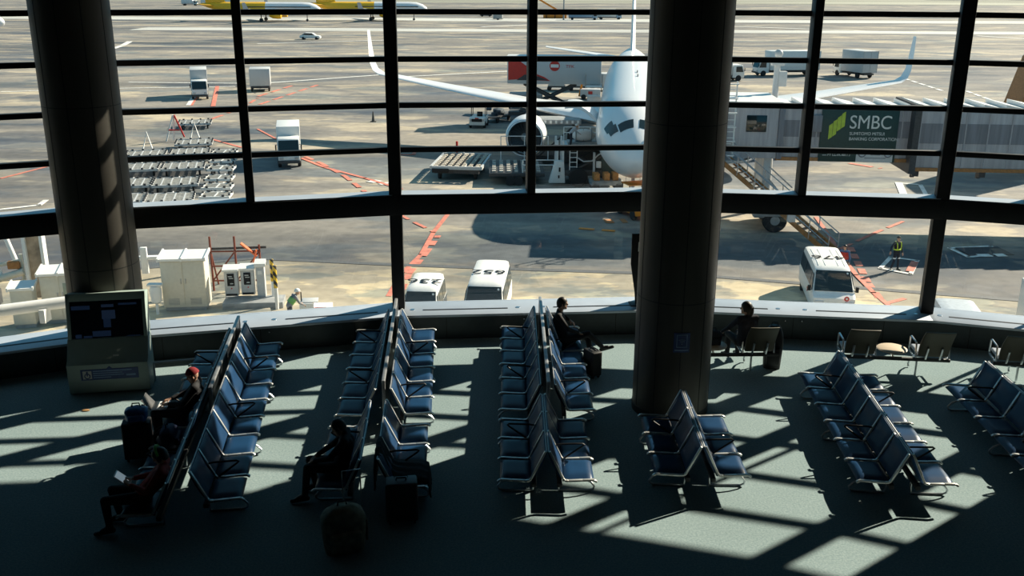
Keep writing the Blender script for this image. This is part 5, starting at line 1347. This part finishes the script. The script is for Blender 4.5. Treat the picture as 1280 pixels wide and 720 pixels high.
# service stairs
a = Vector((-1.0, -1.0, 4.05)); b = jb.matrix_world  # local foot position
foot = Matrix.Rotation(R(4), 3, 'Z') @ (Vector((17.0, 49.5, G))-Vector((13.2, 56.4, G)))
m = MB(); d_ = (foot-a); hd_ = Vector((d_.x, d_.y, 0)).normalized(); sdv = Vector((-hd_.y, hd_.x, 0))
for s in (-.42, .42): m.bar(a+sdv*s, foot+sdv*s+Vector((0, 0, .1)), .08, .26)
so_ = build(m, 'stair_stringer', RUST, jb)
m = MB(); nst = 19
for k_ in range(1, nst): p_ = a+d_*k_/nst; m.bar(p_-sdv*.40+Vector((0, 0, .08)), p_+sdv*.40+Vector((0, 0, .08)), .24, .05)
build(m, 'stair_tread', ALU, so_)
m = MB()
for s in (-.45, .45):
    for q in (.55, 1.05): m.tube([a+sdv*s+Vector((0, 0, q)), a+d_*.97+sdv*s+Vector((0, 0, q))], .03, 6)
    for k_ in range(7): p_ = a+d_*(k_/6*.97)+sdv*s; m.tube([p_, p_+Vector((0, 0, 1.05))], .03, 6)
build(m, 'stair_handrail', STEEL, so_)
p_ = a+d_*.66-sdv*.5; build(MB().box((p_.x, p_.y, p_.z+.45), (.4, .3, .7)), 'stair_box', GREYW, so_, .02)
m = MB(); m.box((-.9, -.6, 3.98), (2.0, 1.3, .12)); build(m, 'landing', STEEL, jb)
# floodlight mast beside the bridge
fm2 = th('floodlight_mast', 'white floodlight mast rising beside the bridge cab', 'mast', (16.0, 60.6, G), 0)
build(MB().tube([(0, 0, 0), (0, 0, 9.2)], .22, 12, r1=.18), 'mast', GREYW, fm2)
m = MB(); m.box((0, 0, 9.0), (.75, .45, .22)); m.ball((0, -.1, 9.6), .26, seg=12); m.box((.35, 0, 8.1), (.5, .4, .9)); build(m, 'lamp_head', GREYW, fm2, .02)
# orange and grey thing at the right edge
o = th('service_tower', 'grey slanted housing with an orange edge at the right edge of frame', 'machine', (38.9, 73.5, G), R(-6))
m = MB(); m.prism([(-1.9, 0), (.1, 8.3), (3.4, 8.3), (3.4, 0)], 'y', 0, 3); build(m, 'housing', GREYW, o, .04)
m = MB(); m.prism([(-2.4, 0), (-.35, 8.4), (.1, 8.3), (-1.9, 0)], 'y', -.1, 3.1); build(m, 'orange_edge', RUST, o); m = MB(); m.box((1.6, 1.5, 8.4), (3.8, 3.3, .14)); build(m, 'top_cap', GREYW, o)

# orange tow tractor under the nose
ot = tug('orange tow tractor under the airliner nose left of the pillar', (7.6, 58.6, G), R(20), ORANGE)
ot2 = th('chock_cart', 'grey equipment cart with dull orange crates under the airliner nose', 'cart', (6.4, 66.2, G), R(6))
m = MB(); m.box((0, 0, .55), (2.2, 1.2, .3)); build(m, 'cart_body', GREYM, ot2, .03)
m = MB()
for x in (-.7, 0, .6): m.box((x, 0, .95), (.4, .7, .5))
build(m, 'orange_boxes', mat('dull orange crate', (.50, .22, .06), .6, noise=.4), ot2, .03)
for x in (-.8, .8): build(MB().lathe([(.1, -.6), (.28, -.6), (.28, .6), (.1, .6)], 14, M=Matrix.Translation((x, 0, .28)) @ Matrix.Rotation(R(90), 4, 'X')), 'wheel', RUBBER, ot2)

# catering vehicle corner lower right and grey roof beside the ledge
v9 = P(1263, 384, G+1.4)
cvn = th('catering_van', 'white catering box van at the right edge with a red round logo', 'truck', (v9.x+2.1, v9.y-1.2, G), R(-14))
m = MB(); m.box((0, 0, 1.75), (4.0, 2.2, 2.0)); cb = build(m, 'cargo_box', WHITE, cvn, .03)
build(MB().box((0, 0, .55), (4.2, 2.0, .3)), 'chassis', DGREY, cvn)
m = MB(); m.prism([(2.1, .5), (2.1, 2.2), (3.0, 2.2), (3.5, 1.3), (3.5, .5)], 'y', -1, 1); build(m, 'cab', WHITE, cvn, .05)
for x in (-1.2, 2.7): build(MB().lathe([(.15, -1.0), (.38, -1.0), (.38, 1.0), (.15, 1.0)], 18, M=Matrix.Translation((x, 0, .38)) @ Matrix.Rotation(R(90), 4, 'X')), 'wheel', RUBBER, cvn)
m = MB(); m.lathe([(.24, -.01), (.24, .01)], 20, M=Matrix.Translation((-1.55, -1.11, 2.1)) @ Matrix.Rotation(R(90), 4, 'X')); build(m, 'round_logo', RED, cb)
text('TFK', .42, 'logo_letters', BLACK, cb, Matrix.Translation((-.75, -1.11, 2.05)) @ Matrix.Rotation(R(90), 4, 'X'), .004)
gv = P(1188, 374, G+1.98)
van('grey blue roof of a van just below the ledge at right', (gv.x, gv.y-1.4, G), R(-12), 4.6, 1.72, 1.98, '', body=mat('pale blue grey van paint', (.50, .55, .60), .4))

# ------------------------------------------------------------------ equipment left, below the window
def cabinet(label, loc, rz, W, D_, Hh, doors=2, roof=True, bodym=None, window=False, louvre=True):
    o = th('equipment_cabinet', label, 'cabinet', loc, rz); bodym = bodym or OFFWHITE
    build(MB().box((0, 0, .18+Hh/2), (W, D_, Hh)), 'housing', bodym, o, .015)
    build(MB().box((0, 0, .09), (W*.92, D_*.9, .18)), 'plinth', GREYM, o)
    if roof: 
        m = MB(); m.prism([(-D_/2-.09, Hh+.16), (-D_/2-.09, Hh+.26), (D_/2+.06, Hh+.38), (D_/2+.06, Hh+.28)], 'x', -W/2-.08, W/2+.08); ro = build(m, 'sloped_roof', WHITE, o)
        m = MB()
        for x in ([-W/2-.06, W/2+.06]+([0] if doors == 2 else [])): m.prism([(-D_/2-.11, Hh+.14), (-D_/2-.11, Hh+.30), (D_/2+.07, Hh+.43), (D_/2+.07, Hh+.3)], 'x', x-.035, x+.035)
        build(m, 'roof_rib', WHITE, ro)
    for k_ in range(doors):
        wd = W/doors; x = -W/2+wd*(k_+.5)
        d2 = build(MB().box((x, -D_/2-.012, .2+Hh*.49), (wd-.04, .025, Hh*.94)), 'door', bodym, o, .006)
        hx = x+(wd/2-.10)*(1 if k_ == 0 and doors > 1 else -1)
        build(MB().box((hx, -D_/2-.04, .2+Hh*.55), (.045, .04, .22)), 'handle', STEEL, d2, .008)
        if louvre:
            m = MB()
            for j in range(6): m.box((x, -D_/2-.03, .32+.05*j), (wd*.5, .012, .02))
            build(m, 'louvre', GREYM, d2)
    if window:
        m = MB(); m.box((W*.24, -D_/2-.032, .2+Hh*.66), (W*.30, .03, Hh*.3)); build(m, 'window', mat('cabinet window', (.30, .34, .28), .3), o, .01)
    return o
g_ = gp(231, 394); cabinet('large cream two door cabinet left of the twin meters', (g_.x, g_.y+.6, G), R(6), 1.85, 1.0, 2.12)
g_ = gp(67, 409); cabinet('tall cream cabinet with a small window behind the television kiosk', (g_.x+.45, g_.y+.3, G), R(12), 1.5, .9, 1.95, window=True, louvre=False)
g_ = gp(33, 416); cabinet('narrow cream cabinet at far left, in front of the beacon post', (g_.x, g_.y+.2, G), R(12), .85, .65, 1.5, 1, louvre=False)
bp = th('beacon_post', 'white steel frame post carrying an orange beacon at far left', 'post', gp(32, 398)+Vector((0, 1.6, 0)), R(10))
m = MB()
for x in (-.36, .36): m.box((x, 0, 1.65), (.14, .5, 3.3))
m.box((0, 0, 3.3), (.95, .6, .12)); build(m, 'frame', WHITE, bp, .01); build(MB().box((0, .1, 1.7), (.6, .3, 3.0)), 'stained_panel', mat('rust stained panel', (.38, .30, .22), .7, noise=.35, scale=3), bp)
m = MB(); m.lathe([(.17, 3.36), (.17, 3.58), (.10, 3.68), (0, 3.70)], 16); build(m, 'beacon', mat('orange beacon glass', (.85, .30, .02), .25), bp)
wq = th('washing_gantry', 'white pipe frame with slanted poles at the far left edge', 'frame', gp(0, 400)+Vector((-.8, 1.4, 0)), R(10))
m = MB()
for p0_, p1_ in (((-1.0, 0, .9), (-1.9, .6, 4.2)), ((.4, 0, 1.1), (-.85, .6, 4.6)), ((1.15, .2, 1.2), (.1, .8, 4.4))): m.tube([p0_, p1_], .11, 10)
build(m, 'slanted_pole', WHITE, wq)
m = MB(); m.tube([(-1.4, 0, 0), (-1.4, 0, 1.5), (1.2, .2, 1.9)], .10, 8); m.tube([(-1.2, -.2, .8), (1.3, 0, 1.45)], .16, 10); m.tube([(1.2, .2, 0), (1.2, .2, 2.2)], .08, 8); build(m, 'pipe', OFFWHITE, wq)
m = MB(); m.box((-.6, -.3, .35), (1.6, 1.0, .7)); build(m, 'pump_box', DGREY, wq, .04); m = MB(); m.box((.9, .1, 1.75), (.5, .3, .35)); build(m, 'rusty_joint', RUST, wq, .05)
# twin meters and small pillar box
for i, (px, lab) in enumerate(((290, 'left one of two grey meter boxes with dark display'), (310.5, 'right one of two grey meter boxes with dark display'))):
    g_ = gp(px, 386-i*2); o = th('meter_box', lab, 'meter', (g_.x, g_.y+.3, G+.30), R(6), 'twin meter boxes')
    o.scale = (.86, .86, .86); build(MB().box((0, 0, .82), (.66, .5, 1.35)), 'housing', GREYW, o, .02); m = MB(); m.prism([(-.34, 1.48), (-.34, 1.58), (.30, 1.70), (.30, 1.6)], 'x', -.40, .40); build(m, 'sloped_roof', WHITE, o)
    d2 = build(MB().box((0, -.255, 1.02), (.36, .03, .66)), 'display', BLACK, o, .01)
    m = MB(); m.box((-.02, -.275, 1.2), (.2, .01, .05)); m.box((.02, -.275, 1.1), (.22, .01, .04)); m.box((.04, -.275, .82), (.16, .01, .05)); build(m, 'display_print', GREYW, d2)
    build(MB().lathe([(.035, -.02), (.035, .02)], 12, M=Matrix.Translation((.02, -.26, .56)) @ Matrix.Rotation(R(90), 4, 'X')), 'red_button', RED, o)
    build(MB().box((0, -.26, .22), (.56, .02, .1)), 'base_stripe', BLACK, o)
g_ = gp(304, 388); tag(build(MB().box((0, 0, .15), (2.6, 1.1, .30)), 'meter_plinth', GREYM, None, .02, loc=(g_.x+.45, g_.y+.3, G)), 'low grey plinth under the twin meter boxes', 'plinth').rotation_euler = (0, 0, R(6))
g_ = gp(326.5, 384); o = th('pillar_box', 'slim grey pillar box right of the twin meters', 'meter', (g_.x, g_.y+.35, G+.30), R(6))
o.scale = (.84, .84, .84); build(MB().box((0, 0, .85), (.42, .42, 1.7)), 'housing', GREYW, o, .015); m = MB(); m.prism([(-.3, 1.68), (-.3, 1.85), (.25, 1.98), (.25, 1.82)], 'x', -.28, .28); build(m, 'sloped_roof', WHITE, o); build(MB().box((-.02, -.22, 1.35), (.22, .02, .2)), 'label_plate', WHITE, o)
STR = bpy.data.materials.new('hazard stripes'); t_, b_ = nt(STR); tc_ = t_.nodes.new('ShaderNodeTexCoord'); wv_ = t_.nodes.new('ShaderNodeTexWave'); wv_.inputs['Scale'].default_value = 1.6; wv_.bands_direction = 'DIAGONAL'; cr_ = t_.nodes.new('ShaderNodeValToRGB'); cr_.color_ramp.interpolation = 'CONSTANT'; cr_.color_ramp.elements[0].color = (.02, .02, .02, 1); cr_.color_ramp.elements[1].position = .5; cr_.color_ramp.elements[1].color = (.8, .5, .03, 1)
t_.links.new(tc_.outputs['Object'], wv_.inputs[0]); t_.links.new(wv_.outputs['Fac'], cr_.inputs[0]); t_.links.new(cr_.outputs[0], b_.inputs['Base Color'])
for i, (px, py, lab) in enumerate(((343, 381, 'yellow and black striped guard post nearest the meters'), (347, 390, 'white guard post with striped top beside the worker'))):
    g_ = gp(px, py); o = th('guard_post', lab, 'post', g_, 0, 'striped guard posts'); build(MB().tube([(0, 0, 0), (0, 0, 1.0)], .08, 12), 'post', WHITE, o); build(MB().tube([(0, 0, 1.0), (0, 0, 2.0)], .085, 12), 'striped_sleeve', STR, o)
# red pipe frame
rf = th('pipe_frame', 'red brown pipe frame standing behind the meter boxes', 'frame', gp(280, 372)+Vector((.6, .6, 0)), R(4))
m = MB()
for x in (-1.2, -.1, 1.0): m.tube([(x, 0, 0), (x, 0, 2.6 if x < 0 else 2.2)], .05, 8)
for z in (.5, 1.2, 1.9): m.tube([(-1.2, 0, z), (1.0, 0, z)], .04, 8)
m.tube([(-1.2, 0, .5), (-.1, 0, 1.9)], .035, 8); m.tube([(-.1, 0, .5), (1.0, 0, 1.9)], .03, 8); m.tube([(-1.2, 1.0, 0), (-1.2, 0, 1.9)], .04, 8)
build(m, 'pipes', mat('red brown primer', (.20, .05, .03), .6), rf)
m = MB(); m.bar((.2, -.1, 2.3), (.9, -.1, 1.7), .25, .06); m.bar((.7, -.15, 1.3), (.9, -.15, 2.0), .2, .06); build(m, 'orange_flap', mat('orange plastic', (.75, .16, .05), .5), rf)
m = MB(); m.bar((-1.2, .1, 2.0), (1.3, .1, 2.05), .06, .1); build(m, 'dark_bar', DGREY, rf)
# kerb and boards in front of the cabinets
m = MB(); a_, b2_ = gp(205, 402), gp(345, 387); m.bar(a_+Vector((0, -.9, .1)), b2_+Vector((0, -.9, .1)), .5, .2); struct(build(m, 'trim_kerb', CONC))
# small white sign on a post left of the cabinet, and a white fixture
o = th('hose_reel', 'small white fixture between the kiosk and the large cabinet', 'fixture', gp(198, 398), 0); build(MB().lathe([(.06, 0), (.06, .5), (.2, .6), (.26, 1.1), (.2, 1.3), (0, 1.35)], 16), 'reel_body', WHITE, o); build(MB().box((0, 0, 1.36), (.6, .3, .08)), 'cap', WHITE, o)
o = th('wheel_chock_rack', 'low white rack with crossbar behind the left pillar', 'rack', gp(181, 352), R(8)); m = MB(); m.box((0, 0, 1.0), (2.2, .3, .16)); m.box((-.9, 0, .5), (.16, .2, 1)); m.box((.9, 0, .5), (.16, .2, 1)); build(m, 'rack_frame', WHITE, o, .02); m = MB(); m.box((.1, -.1, .9), (.3, .2, 1.3)); build(m, 'upright', WHITE, o, .02)
# long white pipe outside the glass at left
q0_, q1_ = P(-20, 424, .30)+Vector((0, 1.6, 0)), P(86, 408, .30)+Vector((0, 1.6, 0))
m = MB(); m.tube([q1_+(q0_-q1_)*2.2, q1_], .13, 14)
p0_ = P(10, 421, .3)+Vector((0, 1.6, 0)); m.box((p0_.x, p0_.y, p0_.z-.2), (.12, .3, .3))
tag(build(m, 'rain_pipe', WHITE), 'thick white pipe running outside the glass at far left', 'pipe')
# small white tow tractor beside the kneeling worker
g_ = gp(387, 396); o = th('service_cart', 'small white service cart beside the worker in a helmet', 'cart', (g_.x+.35, g_.y-.1, G), R(-82)); o.scale = (.62, .62, .72)
m = MB(); m.prism([(-1.1, .3), (-1.1, .95), (-.2, .95), (-.1, .65), (1.1, .65), (1.1, .3)], 'x', -.6, .6); build(m, 'body', WHITE, o, .06); m = MB(); m.box((0, -.4, .98), (1.0, 1.1, .05)); build(m, 'engine_lid', GREYW, o, .02)
m = MB(); m.box((.61, .3, .58), (.03, .8, .22)); build(m, 'red_tool_tray', RED, o); m = MB(); m.tube([(0, -1.0, .9), (0, -1.0, 1.5)], .04, 8); build(m, 'lamp_post', BLACK, o)
for s in (-1, 1):
    for y in (-.75, .75): wheel(o, s*.55, y, .24, .16)

# ------------------------------------------------------------------ people outside
HIVIS = mat('dark uniform', (.018, .02, .03), .8); LIMEV = mat('lime reflective vest', (.62, .80, .05), .6)
def standing(**kw):
    J = dict(pelvis=(0, 0, .95), waist=(0, 0, 1.10), chest=(0, -.01, 1.30), neck=(0, 0, 1.48), head=(0, .02, 1.62), shoulder_l=(-.185, 0, 1.42), shoulder_r=(.185, 0, 1.42), hip_l=(-.09, 0, .92), hip_r=(.09, 0, .92), knee_l=(-.11, .03, .50), knee_r=(.12, .02, .50), ankle_l=(-.12, -.02, .09), ankle_r=(.15, -.03, .09), toe_l=(-.15, .15, .035), toe_r=(.20, .14, .035), elbow_l=(-.26, -.03, 1.13), elbow_r=(.25, -.04, 1.13), wrist_l=(-.27, .08, .90), wrist_r=(.24, .05, .88)); J.update(kw); return J
def vest(par, z0, z1, rx, ry, y=0):
    v = MB()
    n_ = 22; rings = []
    for i in range(6):
        u = i/5; k_ = 1+.05*math.sin(math.pi*u)
        rings.append([(rx*k_*(1-.12*u)*math.cos(2*math.pi*j/n_), y+ry*k_*math.sin(2*math.pi*j/n_), z0+(z1-z0)*u) for j in range(n_)])
    return rings
l6 = 'apron worker in dark uniform with lime reflective stripes, standing alone'
w6 = gp(1118, 332.5)
HATS[l6] = CLOTHD
p6, _ = figure('person', l6, w6, R(196), standing(elbow_r=(.38, .04, 1.22), wrist_r=(.50, .16, 1.04), ankle_l=(-.15, .02, .09), ankle_r=(.17, -.08, .09), toe_l=(-.2, .18, .035), toe_r=(.26, .06, .035)), (SKIN, HIVIS, HIVIS, SHOE, EYE, LIP), voxel=.011, hair='cap')
m = MB()
for s in (-1, 1): m.tube([(s*.10, .145, 1.08), (s*.11, .150, 1.28), (s*.115, .10, 1.43), (s*.11, -.05, 1.475), (s*.10, -.14, 1.30), (s*.09, -.135, 1.08)], .020, 8)
m.lathe([(.15, 1.055), (.158, 1.06), (.158, 1.11), (.15, 1.115)], 20, M=Matrix.Diagonal((1.22, .98, 1, 1)))
build(m, 'reflective_harness', LIMEV, p6)
m = MB()
for s in (-1, 1): m.lathe([(.074, .60), (.08, .60), (.078, .66), (.072, .66)], 16, c=(s*.115, .02, 0))
build(m, 'trouser_band', WHITE, p6)
l7 = 'worker with dark hair and red vest behind the minibus, at the stair foot'
p7, _ = figure('person', l7, gp(1052, 345), R(150), standing(), (SKIN, mat('blue work shirt', (.05, .10, .22), .8), CLOTHD, SHOE, EYE, LIP), voxel=.013, hair='short')
m = MB(); r7 = vest(None, 1.05, 1.40, .205, .160); m.loft(r7, caps=False); build(m, 'red_vest', JACKRED, p7)
l8 = 'worker in white helmet and green vest bending beside the white service cart'
p8, _ = figure('person', l8, gp(364, 412), R(-60), standing(waist=(0, .05, 1.08), chest=(0, .20, 1.24), neck=(0, .30, 1.38), head=(0, .38, 1.49), shoulder_l=(-.185, .24, 1.33), shoulder_r=(.185, .24, 1.33), elbow_l=(-.24, .36, 1.08), elbow_r=(.24, .36, 1.08), wrist_l=(-.16, .55, .95), wrist_r=(.16, .55, .95)), (SKIN, mat('grey work jacket', (.20, .21, .23), .8), CLOTHB, SHOE, EYE, LIP), voxel=.012, hair='helmet')
m = MB(); M8 = Matrix.Translation((0, .05, 1.08)) @ Matrix.Rotation(R(-42), 4, 'X'); n_ = 20
m.loft([[M8 @ Vector((.205*math.cos(2*math.pi*j/n_), .15*math.sin(2*math.pi*j/n_), z_)) for j in range(n_)] for z_ in (-.02, .06, .14, .22)], caps=False); build(m, 'green_vest', mat('green vest', (.16, .42, .10), .6), p8)
l9 = 'worker in pale helmet bending over on the container loader platform'
p9, _ = figure('person', l9, (4.0, 67.55, G+2.735), R(-80), standing(waist=(0, .08, 1.06), chest=(0, .24, 1.20), neck=(0, .34, 1.33), head=(0, .42, 1.43), shoulder_l=(-.185, .28, 1.28), shoulder_r=(.185, .28, 1.28), elbow_l=(-.24, .40, 1.03), elbow_r=(.24, .40, 1.03), wrist_l=(-.16, .58, .92), wrist_r=(.16, .58, .92)), (SKIN, mat('pale work shirt', (.40, .44, .48), .8), CLOTHB, SHOE, EYE, LIP), voxel=.014, hair='helmet')
l10 = 'worker in dark clothes standing on the apron next to the airliner fuselage'
p10, _ = figure('person', l10, gp(746, 121), R(150), standing(), (SKIN, CLOTHD, CLOTHD, SHOE, EYE, LIP), voxel=.016, hair='short')
